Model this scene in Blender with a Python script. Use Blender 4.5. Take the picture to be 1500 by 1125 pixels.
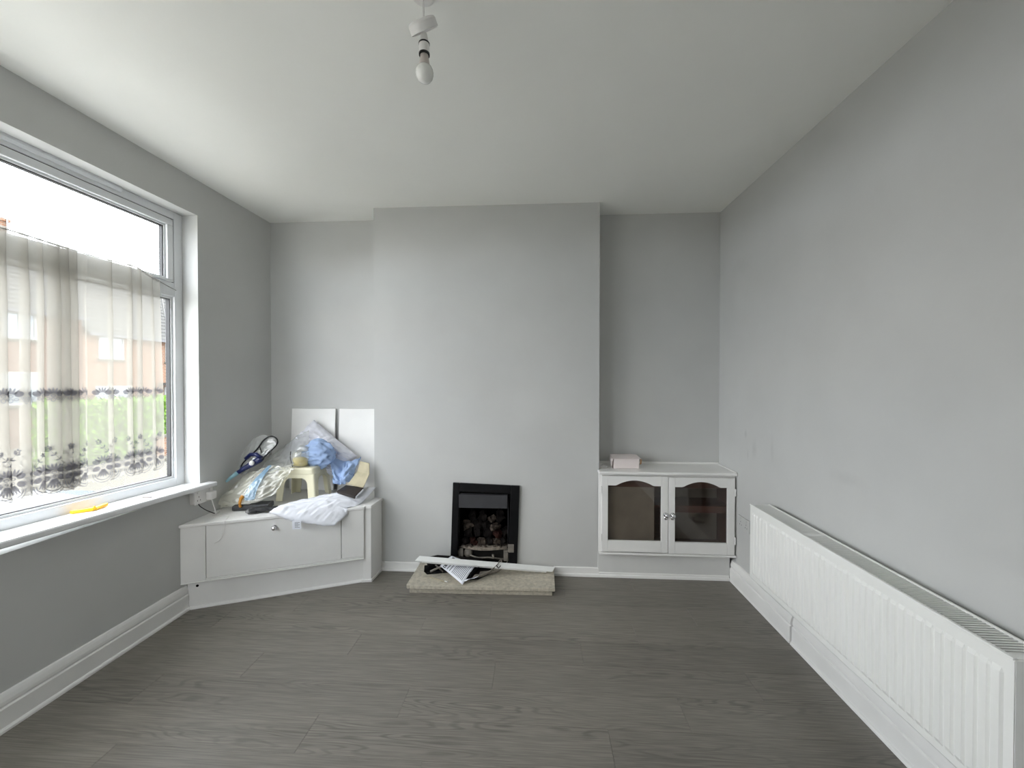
import bpy, bmesh, math, random
from mathutils import Vector, Matrix, noise
random.seed(7)
scene = bpy.context.scene
for o in list(bpy.data.objects):
    bpy.data.objects.remove(o)
C = scene.collection

# ------------------------------------------------------------------ camera
F_PX, YAW, PITCH, ROLL, CAM_H = 601.2, 0.06134, 0.01213, 0.00049, 1.4295
cam_data = bpy.data.cameras.new('camera')
cam_data.sensor_fit = 'HORIZONTAL'
cam_data.sensor_width = 36.0
cam_data.lens = 36.0 * F_PX / 1500.0
cam_data.clip_start = 0.02
cam_data.clip_end = 300
cam = bpy.data.objects.new('camera', cam_data)
C.objects.link(cam)
cam.matrix_world = (Matrix.Translation((0, 0, CAM_H)) @ Matrix.Rotation(YAW, 4, 'Z')
                    @ Matrix.Rotation(math.pi / 2 - PITCH, 4, 'X') @ Matrix.Rotation(ROLL, 4, 'Z'))
scene.camera = cam

# ------------------------------------------------------------------ sky, sun, exposure
SKY = 5.5
world = bpy.data.worlds.new('overcast_sky')
scene.world = world
world.use_nodes = True
nt = world.node_tree
nt.nodes.clear()
wo = nt.nodes.new('ShaderNodeOutputWorld')
bg = nt.nodes.new('ShaderNodeBackground')
tc = nt.nodes.new('ShaderNodeTexCoord')
mp = nt.nodes.new('ShaderNodeMapping')
mp.inputs['Scale'].default_value = (1.0, 1.0, 2.6)
nz = nt.nodes.new('ShaderNodeTexNoise')
nz.inputs['Scale'].default_value = 2.6
nz.inputs['Detail'].default_value = 5
rp = nt.nodes.new('ShaderNodeValToRGB')
rp.color_ramp.elements[0].position = 0.38
rp.color_ramp.elements[0].color = (0.80, 0.90, 1.0, 1)
rp.color_ramp.elements[1].position = 0.62
rp.color_ramp.elements[1].color = (1.0, 0.99, 0.97, 1)
nt.links.new(tc.outputs['Generated'], mp.inputs['Vector'])
nt.links.new(mp.outputs['Vector'], nz.inputs['Vector'])
nt.links.new(nz.outputs['Fac'], rp.inputs['Fac'])
nt.links.new(rp.outputs['Color'], bg.inputs['Color'])
bg.inputs['Strength'].default_value = SKY
nt.links.new(bg.outputs['Background'], wo.inputs['Surface'])

sun_d = bpy.data.lights.new('hazy_sun', 'SUN')
sun_d.energy = 3.0
sun_d.angle = math.radians(8)
sun_d.color = (1.0, 0.95, 0.87)
sun = bpy.data.objects.new('hazy_sun', sun_d)
C.objects.link(sun)
# sun stands behind this house: it lights the street and the house opposite, never the room
sun.rotation_euler = Vector((-0.14, 0.48, -0.86)).to_track_quat('-Z', 'Y').to_euler()

scene.view_settings.view_transform = 'Standard'
scene.view_settings.look = 'None'
scene.view_settings.gamma = 1.0
scene.view_settings.use_curve_mapping = False
scene.view_settings.exposure = 1.42
scene.cycles.use_denoising = True
scene.cycles.max_bounces = 16
scene.cycles.diffuse_bounces = 9
scene.cycles.glossy_bounces = 4
scene.cycles.transparent_max_bounces = 40
scene.cycles.sample_clamp_indirect = 8.0

# ------------------------------------------------------------------ room measures (metres)
XL, XR, YB, YC, H = -2.173, 1.391, 3.232, 2.999, 2.70
CL, CR = -1.217, 0.448           # chimney breast
YF = -0.47                       # wall behind the camera
WY0, WY1, WZ0, WZ1 = -0.25, 2.512, 0.745, 2.475   # window opening
GROUND = -1.15

# daylight portal in the window opening (guides sampling only, gives no light itself)
pd = bpy.data.lights.new('window_portal', 'AREA')
pd.shape = 'RECTANGLE'
pd.size = WY1 - WY0
pd.size_y = WZ1 - WZ0
pd.cycles.is_portal = True
po = bpy.data.objects.new('window_portal', pd)
C.objects.link(po)
po.location = (XL - 0.25, (WY0 + WY1) / 2, (WZ0 + WZ1) / 2)
po.rotation_euler = (math.pi / 2, 0, -math.pi / 2)

# ------------------------------------------------------------------ materials
def new_mat(name):
    m = bpy.data.materials.new(name)
    m.use_nodes = True
    t = m.node_tree
    t.nodes.clear()
    out = t.nodes.new('ShaderNodeOutputMaterial')
    return m, t, out

def srgb(r, g, b):
    f = lambda c: (c / 255 / 12.92) if c / 255 <= 0.04045 else ((c / 255 + 0.055) / 1.055) ** 2.4
    return (f(r), f(g), f(b), 1)

def pbr(name, col, rough=0.5, metal=0.0, var=0.06, scale=6.0, bump=0.0, bscale=60.0, spec=0.5, stretch=(1, 1, 1), dist=0.002, coat=0.0):
    m, t, out = new_mat(name)
    b = t.nodes.new('ShaderNodeBsdfPrincipled')
    b.inputs['Roughness'].default_value = rough
    b.inputs['Metallic'].default_value = metal
    b.inputs['Specular IOR Level'].default_value = spec
    b.inputs['Coat Weight'].default_value = coat
    tc = t.nodes.new('ShaderNodeTexCoord')
    mp = t.nodes.new('ShaderNodeMapping')
    mp.inputs['Scale'].default_value = stretch
    t.links.new(tc.outputs['Object'], mp.inputs['Vector'])
    n = t.nodes.new('ShaderNodeTexNoise')
    n.inputs['Scale'].default_value = scale
    n.inputs['Detail'].default_value = 4
    t.links.new(mp.outputs['Vector'], n.inputs['Vector'])
    mx = t.nodes.new('ShaderNodeMix')
    mx.data_type = 'RGBA'
    lo = tuple(c * (1 - var) for c in col[:3]) + (1,)
    hi = tuple(min(1, c * (1 + var)) for c in col[:3]) + (1,)
    mx.inputs[6].default_value = lo
    mx.inputs[7].default_value = hi
    mr = t.nodes.new('ShaderNodeMapRange')
    mr.inputs['From Min'].default_value = 0.3
    mr.inputs['From Max'].default_value = 0.7
    t.links.new(n.outputs['Fac'], mr.inputs['Value'])
    t.links.new(mr.outputs['Result'], mx.inputs[0])
    t.links.new(mx.outputs[2], b.inputs['Base Color'])
    if bump > 0:
        n2 = t.nodes.new('ShaderNodeTexNoise')
        n2.inputs['Scale'].default_value = bscale
        n2.inputs['Detail'].default_value = 5
        t.links.new(mp.outputs['Vector'], n2.inputs['Vector'])
        bp = t.nodes.new('ShaderNodeBump')
        bp.inputs['Strength'].default_value = bump
        bp.inputs['Distance'].default_value = dist
        t.links.new(n2.outputs['Fac'], bp.inputs['Height'])
        t.links.new(bp.outputs['Normal'], b.inputs['Normal'])
    t.links.new(b.outputs['BSDF'], out.inputs['Surface'])
    return m

def film(name, col, alpha, rough=0.25, gloss=0.15, trans=0.5, bump=0.0, bscale=30.0):
    """thin see-through sheet: transparent + (diffuse/translucent) + gloss"""
    m, t, out = new_mat(name)
    tr = t.nodes.new('ShaderNodeBsdfTransparent')
    df = t.nodes.new('ShaderNodeBsdfDiffuse')
    tl = t.nodes.new('ShaderNodeBsdfTranslucent')
    df.inputs['Color'].default_value = col
    tl.inputs['Color'].default_value = col
    gl = t.nodes.new('ShaderNodeBsdfGlossy')
    gl.inputs['Roughness'].default_value = rough
    m1 = t.nodes.new('ShaderNodeMixShader')
    m1.inputs[0].default_value = trans
    t.links.new(df.outputs[0], m1.inputs[1])
    t.links.new(tl.outputs[0], m1.inputs[2])
    m2 = t.nodes.new('ShaderNodeMixShader')
    m2.inputs[0].default_value = gloss
    t.links.new(m1.outputs[0], m2.inputs[1])
    t.links.new(gl.outputs[0], m2.inputs[2])
    m3 = t.nodes.new('ShaderNodeMixShader')
    m3.inputs[0].default_value = alpha
    t.links.new(tr.outputs[0], m3.inputs[1])
    t.links.new(m2.outputs[0], m3.inputs[2])
    if bump > 0:
        n2 = t.nodes.new('ShaderNodeTexNoise')
        n2.inputs['Scale'].default_value = bscale
        n2.inputs['Detail'].default_value = 4
        tc = t.nodes.new('ShaderNodeTexCoord')
        t.links.new(tc.outputs['Object'], n2.inputs['Vector'])
        bp = t.nodes.new('ShaderNodeBump')
        bp.inputs['Strength'].default_value = bump
        bp.inputs['Distance'].default_value = 0.01
        t.links.new(n2.outputs['Fac'], bp.inputs['Height'])
        for s in (df, tl, gl):
            t.links.new(bp.outputs['Normal'], s.inputs['Normal'])
    t.links.new(m3.outputs[0], out.inputs['Surface'])
    return m

def pane_mat(name, tint=(1, 1, 1, 1), refl=0.06, rough=0.0):
    m, t, out = new_mat(name)
    tr = t.nodes.new('ShaderNodeBsdfTransparent')
    tr.inputs['Color'].default_value = tint
    gl = t.nodes.new('ShaderNodeBsdfGlossy')
    gl.inputs['Roughness'].default_value = rough
    mx = t.nodes.new('ShaderNodeMixShader')
    mx.inputs[0].default_value = refl
    t.links.new(tr.outputs[0], mx.inputs[1])
    t.links.new(gl.outputs[0], mx.inputs[2])
    t.links.new(mx.outputs[0], out.inputs['Surface'])
    return m

def smudged_wall(name, col, marks):
    """emulsion paint with roller mottling and a few grubby marks (world positions)"""
    m, t, out = new_mat(name)
    b = t.nodes.new('ShaderNodeBsdfPrincipled')
    b.inputs['Roughness'].default_value = 0.62
    b.inputs['Specular IOR Level'].default_value = 0.3
    geo = t.nodes.new('ShaderNodeNewGeometry')
    n = t.nodes.new('ShaderNodeTexNoise')
    n.inputs['Scale'].default_value = 2.2
    n.inputs['Detail'].default_value = 5
    t.links.new(geo.outputs['Position'], n.inputs['Vector'])
    mr = t.nodes.new('ShaderNodeMapRange')
    mr.inputs['From Min'].default_value = 0.3
    mr.inputs['From Max'].default_value = 0.7
    mr.inputs['To Min'].default_value = 0.965
    mr.inputs['To Max'].default_value = 1.035
    t.links.new(n.outputs['Fac'], mr.inputs['Value'])
    val = mr.outputs['Result']
    n3 = t.nodes.new('ShaderNodeTexNoise')
    n3.inputs['Scale'].default_value = 14
    n3.inputs['Detail'].default_value = 3
    t.links.new(geo.outputs['Position'], n3.inputs['Vector'])
    for (p, r, amt) in marks:
        d = t.nodes.new('ShaderNodeVectorMath')
        d.operation = 'SUBTRACT'
        t.links.new(geo.outputs['Position'], d.inputs[0])
        d.inputs[1].default_value = p
        sc = t.nodes.new('ShaderNodeVectorMath')
        sc.operation = 'MULTIPLY'
        t.links.new(d.outputs[0], sc.inputs[0])
        sc.inputs[1].default_value = (1 / r[0], 1 / r[1], 1 / r[2])
        ln = t.nodes.new('ShaderNodeVectorMath')
        ln.operation = 'LENGTH'
        t.links.new(sc.outputs[0], ln.inputs[0])
        ad = t.nodes.new('ShaderNodeMath')
        ad.operation = 'ADD'
        t.links.new(ln.outputs['Value'], ad.inputs[0])
        t.links.new(n3.outputs['Fac'], ad.inputs[1])
        m2 = t.nodes.new('ShaderNodeMapRange')
        m2.interpolation_type = 'SMOOTHSTEP'
        m2.inputs['From Min'].default_value = 0.5
        m2.inputs['From Max'].default_value = 1.35
        m2.inputs['To Min'].default_value = 1 - amt
        m2.inputs['To Max'].default_value = 1.0
        t.links.new(ad.outputs[0], m2.inputs['Value'])
        mu = t.nodes.new('ShaderNodeMath')
        mu.operation = 'MULTIPLY'
        t.links.new(val, mu.inputs[0])
        t.links.new(m2.outputs['Result'], mu.inputs[1])
        val = mu.outputs[0]
    vm = t.nodes.new('ShaderNodeVectorMath')
    vm.operation = 'SCALE'
    vm.inputs[0].default_value = col[:3]
    t.links.new(val, vm.inputs['Scale'])
    t.links.new(vm.outputs[0], b.inputs['Base Color'])
    n2 = t.nodes.new('ShaderNodeTexNoise')
    n2.inputs['Scale'].default_value = 9
    n2.inputs['Detail'].default_value = 8
    t.links.new(geo.outputs['Position'], n2.inputs['Vector'])
    bp = t.nodes.new('ShaderNodeBump')
    bp.inputs['Strength'].default_value = 0.25
    bp.inputs['Distance'].default_value = 0.006
    t.links.new(n2.outputs['Fac'], bp.inputs['Height'])
    t.links.new(bp.outputs['Normal'], b.inputs['Normal'])
    t.links.new(b.outputs['BSDF'], out.inputs['Surface'])
    return m

def plank_mat():
    m, t, out = new_mat('grey_oak_plank')
    b = t.nodes.new('ShaderNodeBsdfPrincipled')
    b.inputs['Roughness'].default_value = 0.42
    b.inputs['Specular IOR Level'].default_value = 0.4
    tc = t.nodes.new('ShaderNodeTexCoord')
    oi = t.nodes.new('ShaderNodeObjectInfo')
    # each board its own cut of the grain
    cmb = t.nodes.new('ShaderNodeCombineXYZ')
    mul = t.nodes.new('ShaderNodeMath'); mul.operation = 'MULTIPLY'; mul.inputs[1].default_value = 37.0
    t.links.new(oi.outputs['Random'], mul.inputs[0])
    t.links.new(mul.outputs[0], cmb.inputs[0]); t.links.new(mul.outputs[0], cmb.inputs[1]); t.links.new(mul.outputs[0], cmb.inputs[2])
    add = t.nodes.new('ShaderNodeVectorMath'); add.operation = 'ADD'
    t.links.new(tc.outputs['Object'], add.inputs[0]); t.links.new(cmb.outputs[0], add.inputs[1])
    mp = t.nodes.new('ShaderNodeMapping'); mp.inputs['Scale'].default_value = (1.1, 9.0, 1.0)
    t.links.new(add.outputs[0], mp.inputs['Vector'])
    # cathedral figure: contour lines of a stretched noise
    n1 = t.nodes.new('ShaderNodeTexNoise'); n1.inputs['Scale'].default_value = 0.9; n1.inputs['Detail'].default_value = 2.5; n1.inputs['Roughness'].default_value = 0.45
    t.links.new(mp.outputs['Vector'], n1.inputs['Vector'])
    k = t.nodes.new('ShaderNodeMath'); k.operation = 'MULTIPLY'; k.inputs[1].default_value = 150.0
    t.links.new(n1.outputs['Fac'], k.inputs[0])
    sn = t.nodes.new('ShaderNodeMath'); sn.operation = 'SINE'
    t.links.new(k.outputs[0], sn.inputs[0])
    ring = t.nodes.new('ShaderNodeMapRange'); ring.inputs['From Min'].default_value = 0.1; ring.inputs['From Max'].default_value = 1.0
    t.links.new(sn.outputs[0], ring.inputs['Value'])
    # fine pores
    mp2 = t.nodes.new('ShaderNodeMapping'); mp2.inputs['Scale'].default_value = (7.0, 210.0, 1.0)
    t.links.new(add.outputs[0], mp2.inputs['Vector'])
    n2 = t.nodes.new('ShaderNodeTexNoise'); n2.inputs['Scale'].default_value = 1.0; n2.inputs['Detail'].default_value = 3
    t.links.new(mp2.outputs['Vector'], n2.inputs['Vector'])
    # where the figure shows
    n3 = t.nodes.new('ShaderNodeTexNoise'); n3.inputs['Scale'].default_value = 0.8; n3.inputs['Detail'].default_value = 2
    mp3 = t.nodes.new('ShaderNodeMapping'); mp3.inputs['Scale'].default_value = (1.3, 7.0, 1.0); mp3.inputs['Location'].default_value = (4.1, 2.2, 0)
    t.links.new(add.outputs[0], mp3.inputs['Vector']); t.links.new(mp3.outputs['Vector'], n3.inputs['Vector'])
    msk = t.nodes.new('ShaderNodeMapRange'); msk.inputs['From Min'].default_value = 0.46; msk.inputs['From Max'].default_value = 0.66
    t.links.new(n3.outputs['Fac'], msk.inputs['Value'])
    fig = t.nodes.new('ShaderNodeMath'); fig.operation = 'MULTIPLY'
    t.links.new(ring.outputs['Result'], fig.inputs[0]); t.links.new(msk.outputs['Result'], fig.inputs[1])
    rp = t.nodes.new('ShaderNodeValToRGB')
    rp.color_ramp.elements[0].position = 0.35; rp.color_ramp.elements[0].color = srgb(112, 107, 100)
    rp.color_ramp.elements[1].position = 0.68; rp.color_ramp.elements[1].color = srgb(132, 127, 119)
    t.links.new(n2.outputs['Fac'], rp.inputs['Fac'])
    tone = t.nodes.new('ShaderNodeMapRange'); tone.inputs['To Min'].default_value = 0.93; tone.inputs['To Max'].default_value = 1.07
    t.links.new(oi.outputs['Random'], tone.inputs['Value'])
    dk = t.nodes.new('ShaderNodeMapRange'); dk.inputs['To Min'].default_value = 1.0; dk.inputs['To Max'].default_value = 0.68
    t.links.new(fig.outputs[0], dk.inputs['Value'])
    tt = t.nodes.new('ShaderNodeMath'); tt.operation = 'MULTIPLY'
    t.links.new(tone.outputs['Result'], tt.inputs[0]); t.links.new(dk.outputs['Result'], tt.inputs[1])
    vs = t.nodes.new('ShaderNodeVectorMath'); vs.operation = 'SCALE'
    t.links.new(rp.outputs['Color'], vs.inputs[0]); t.links.new(tt.outputs[0], vs.inputs['Scale'])
    t.links.new(vs.outputs[0], b.inputs['Base Color'])
    bp = t.nodes.new('ShaderNodeBump'); bp.inputs['Strength'].default_value = 0.25; bp.inputs['Distance'].default_value = 0.0007
    t.links.new(n2.outputs['Fac'], bp.inputs['Height'])
    t.links.new(bp.outputs['Normal'], b.inputs['Normal'])
    t.links.new(b.outputs['BSDF'], out.inputs['Surface'])
    return m

def brick_mat(name, c1, c2, mortar, scale=1.0):
    m, t, out = new_mat(name)
    b = t.nodes.new('ShaderNodeBsdfPrincipled'); b.inputs['Roughness'].default_value = 0.9; b.inputs['Specular IOR Level'].default_value = 0.08
    geo = t.nodes.new('ShaderNodeNewGeometry')
    sep = t.nodes.new('ShaderNodeSeparateXYZ'); t.links.new(geo.outputs['Position'], sep.inputs[0])
    ad = t.nodes.new('ShaderNodeMath'); ad.operation = 'ADD'
    t.links.new(sep.outputs[0], ad.inputs[0]); t.links.new(sep.outputs[1], ad.inputs[1])
    cb = t.nodes.new('ShaderNodeCombineXYZ'); t.links.new(ad.outputs[0], cb.inputs[0]); t.links.new(sep.outputs[2], cb.inputs[1])
    br = t.nodes.new('ShaderNodeTexBrick')
    br.inputs['Color1'].default_value = c1; br.inputs['Color2'].default_value = c2; br.inputs['Mortar'].default_value = mortar
    br.inputs['Scale'].default_value = scale
    br.inputs['Mortar Size'].default_value = 0.012
    br.inputs['Brick Width'].default_value = 0.225; br.inputs['Row Height'].default_value = 0.085
    t.links.new(cb.outputs[0], br.inputs['Vector'])
    t.links.new(br.outputs['Color'], b.inputs['Base Color'])
    t.links.new(b.outputs['BSDF'], out.inputs['Surface'])
    return m

PAINT = (0.545, 0.547, 0.537, 1)
M = {}
M['wall'] = smudged_wall('grey_emulsion', PAINT, [
    ((XR, 2.72, 0.98), (0.3, 0.05, 0.10), 0.10), ((XR, 2.83, 1.06), (0.3, 0.025, 0.05), 0.12),
    ((XR, 2.80, 0.93), (0.3, 0.02, 0.06), 0.10), ((XR, 2.52, 1.02), (0.3, 0.03, 0.14), 0.06),
    ((XR, 1.93, 0.98), (0.3, 0.20, 0.05), 0.05), ((XR, 2.9, 2.2), (0.3, 0.2, 0.1), 0.04)])
M['ceiling'] = pbr('ceiling_emulsion', (0.87, 0.87, 0.835, 1), 0.85, var=0.02, scale=1.5, bump=0.2, bscale=7, dist=0.008, spec=0.2)
M['white'] = pbr('white_gloss_paint', srgb(234, 233, 231), 0.38, var=0.03, scale=5, bump=0.1, bscale=30)
M['plinthpaint'] = pbr('grey_painted_board', srgb(216, 216, 214), 0.5, var=0.03, scale=5)
M['upvc'] = pbr('white_upvc', srgb(226, 228, 230), 0.32, var=0.02, scale=4)
M['rubber'] = pbr('black_gasket', srgb(28, 28, 30), 0.6)
M['sillpaint'] = pbr('white_sill_paint', srgb(232, 233, 234), 0.35, var=0.04, scale=9, bump=0.1, bscale=20)
M['pane'] = pane_mat('window_glass', (0.98, 0.98, 0.98, 1), 0.04)
M['dglass'] = pane_mat('cabinet_glass', (0.88, 0.86, 0.84, 1), 0.04)
M['net'] = film('net_voile', srgb(160, 157, 149), 0.52, 0.6, 0.0, 0.55)
M['lace'] = film('lace_thread', srgb(116, 114, 120), 0.82, 0.6, 0.0, 0.45)
M['wire'] = pbr('curtain_wire_coating', srgb(120, 118, 116), 0.5)
M['plank'] = plank_mat()
M['seam'] = pbr('dark_floor_underlay', srgb(52, 48, 45), 0.9)
M['radiator'] = pbr('radiator_enamel', srgb(236, 236, 233), 0.28, var=0.01, scale=3, bump=0.05, bscale=220, dist=0.0006)
M['radfin'] = pbr('radiator_inner_steel', srgb(120, 120, 118), 0.5, var=0.1)
M['black'] = pbr('black_enamel', srgb(12, 12, 14), 0.42, spec=0.22, var=0.3, scale=14, bump=0.2, bscale=40)
M['soot'] = pbr('soot_black', srgb(8, 8, 8), 0.95, spec=0.05, var=0.4, scale=20)
M['hood'] = pbr('grey_fire_hood_steel', srgb(52, 52, 55), 0.5, 0.2, var=0.12, scale=10)
M['ash'] = pbr('ashy_burner_grit', srgb(140, 130, 118), 0.9, var=0.35, scale=40, bump=0.6, bscale=90, dist=0.005)
M['coal'] = pbr('charred_ceramic_coal', srgb(24, 21, 20), 0.95, spec=0.1, var=0.8, scale=26, bump=0.7, bscale=60, dist=0.006)
M['coalred'] = pbr('red_brown_ceramic_coal', srgb(46, 27, 23), 0.95, spec=0.1, var=0.5, scale=26, bump=0.7, bscale=60, dist=0.006)
M['coalpale'] = pbr('burnt_pale_ceramic_coal', srgb(72, 64, 58), 0.95, spec=0.1, var=0.9, scale=30, bump=0.7, bscale=60, dist=0.006)
M['marble'] = pbr('beige_marble', srgb(182, 175, 160), 0.45, var=0.22, scale=48, bump=0.15, bscale=60)
M['alu'] = pbr('satin_white_metal', srgb(232, 233, 231), 0.4, 0.0, var=0.05, scale=9)
M['darkmetal'] = pbr('dark_steel', srgb(44, 42, 41), 0.4, 0.6, var=0.3, scale=20)
M['dustymetal'] = pbr('dusty_steel', srgb(128, 122, 114), 0.55, 0.3, var=0.3, scale=25)
M['paper'] = pbr('white_paper', srgb(232, 234, 242), 0.8, var=0.01)
M['ink'] = pbr('black_ink', srgb(38, 38, 42), 0.8)
M['greyink'] = pbr('grey_ink', srgb(84, 86, 94), 0.8)
M['paleink'] = pbr('pale_grey_ink', srgb(150, 152, 158), 0.8)
M['wood'] = pbr('dark_brown_cabinet_wood', srgb(84, 54, 44), 0.5, var=0.25, scale=7, stretch=(1, 1, 8))
M['backboard'] = pbr('grey_brown_hardboard', srgb(128, 122, 113), 0.7, var=0.12, scale=9)
M['chrome'] = pbr('chrome', srgb(225, 225, 228), 0.12, 1.0, var=0.02)
M['card'] = pbr('white_carton', srgb(226, 216, 214), 0.6, var=0.03)
M['cardin'] = pbr('brown_carton_inside', srgb(168, 132, 98), 0.8, var=0.1)
M['plastic'] = pbr('white_plastic', srgb(228, 226, 224), 0.3, var=0.02)
M['bulb'] = pbr('opal_bulb', srgb(238, 238, 234), 0.12, var=0.01)
M['collar'] = pbr('pinkish_grey_bulb_collar', srgb(196, 186, 180), 0.4, var=0.02)
M['stool'] = pbr('cream_plastic', srgb(222, 217, 190), 0.32, var=0.03, scale=8)
M['pillow'] = pbr('white_cotton', srgb(238, 240, 248), 0.85, var=0.03, scale=10, bump=0.35, bscale=24, dist=0.01)
M['pillow2'] = pbr('grey_white_cotton', srgb(222, 223, 232), 0.85, var=0.04, scale=10, bump=0.35, bscale=22, dist=0.01)
M['blue'] = pbr('pale_blue_cotton', srgb(150, 172, 208), 0.85, var=0.08, scale=9, bump=0.3, bscale=25, dist=0.01)
M['poly'] = film('clear_polythene', srgb(232, 234, 232), 0.48, 0.16, 0.30, 0.4, bump=0.8, bscale=30)
M['polymilky'] = film('milky_polythene', srgb(232, 230, 216), 0.66, 0.2, 0.22, 0.4, bump=0.6, bscale=30)
M['bluestripe'] = film('blue_print_polythene', srgb(140, 178, 208), 0.85, 0.25, 0.15, 0.3, bump=0.4, bscale=40)
M['navy'] = pbr('navy_plastic', srgb(22, 32, 80), 0.35, var=0.1)
M['teal'] = pbr('pale_teal_plastic', srgb(140, 182, 196), 0.4, var=0.1)
M['binding'] = pbr('black_webbing', srgb(18, 18, 20), 0.7)
M['orange'] = pbr('orange_plastic', srgb(205, 140, 50), 0.4)
M['yellow'] = pbr('yellow_plastic', srgb(250, 190, 20), 0.35, var=0.06, scale=20)
M['glove'] = pbr('black_rubber_glove', srgb(40, 40, 42), 0.6, var=0.3, scale=40)
M['gloveg'] = pbr('grey_glove_tips', srgb(120, 120, 120), 0.7, var=0.2, scale=40)
M['leather'] = pbr('dark_brown_leatherette', srgb(48, 40, 36), 0.45, var=0.15, scale=15)
M['cream'] = pbr('aged_cream_board', srgb(186, 176, 148), 0.7, var=0.14, scale=14)
M['case'] = pbr('charcoal_plastic', srgb(62, 62, 64), 0.5, var=0.1)
M['tub'] = film('clear_tub_plastic', srgb(230, 230, 222), 0.28, 0.12, 0.3, 0.5)
M['paste'] = pbr('yellow_paste', srgb(214, 194, 110), 0.5, var=0.08)
# outside
M['brick_o'] = brick_mat('orange_brick', srgb(98, 70, 54), srgb(86, 59, 45), srgb(98, 90, 80))
M['brick_p'] = brick_mat('pink_brick', srgb(92, 72, 62), srgb(82, 62, 54), srgb(88, 82, 75))
M['slate'] = pbr('grey_roof_tiles', srgb(54, 54, 53), 0.85, spec=0.08, var=0.15, scale=3, stretch=(1, 1, 6))
M['pave'] = pbr('pale_tarmac', (0.34, 0.33, 0.30, 1), 0.95, spec=0.08, var=0.08, scale=18, bump=0.4, bscale=60)
M['road'] = pbr('grey_tarmac', (0.07, 0.067, 0.058, 1), 0.95, spec=0.08, var=0.08, scale=14)
M['farpave'] = pbr('worn_tarmac', (0.07, 0.066, 0.057, 1), 0.95, spec=0.08, var=0.1, scale=10)
M['kerb'] = pbr('concrete_kerb', srgb(70, 68, 62), 0.9, spec=0.08, var=0.06)
M['hedge'] = pbr('privet_leaves', srgb(70, 98, 28), 0.6, spec=0.08, var=0.35, scale=5)
M['twig'] = pbr('hedge_core', srgb(54, 72, 30), 0.8, var=0.3)
M['carwhite'] = pbr('white_car_paint', srgb(150, 152, 153), 0.2, var=0.01, coat=0.4)
M['carglass'] = pbr('dark_car_glass', srgb(40, 46, 48), 0.08, var=0.05)
M['tyre'] = pbr('tyre_rubber', srgb(28, 28, 28), 0.8)
M['housewin'] = pbr('house_window_glass', srgb(92, 100, 106), 0.1, var=0.1)
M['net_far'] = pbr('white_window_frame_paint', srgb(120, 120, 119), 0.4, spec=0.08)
M['door'] = pbr('white_door_paint', srgb(222, 222, 220), 0.4)
M['antenna'] = pbr('grey_aerial_metal', srgb(110, 112, 116), 0.5, 0.5)

# ------------------------------------------------------------------ mesh helpers
def V(*a):
    return Vector(a)

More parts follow.
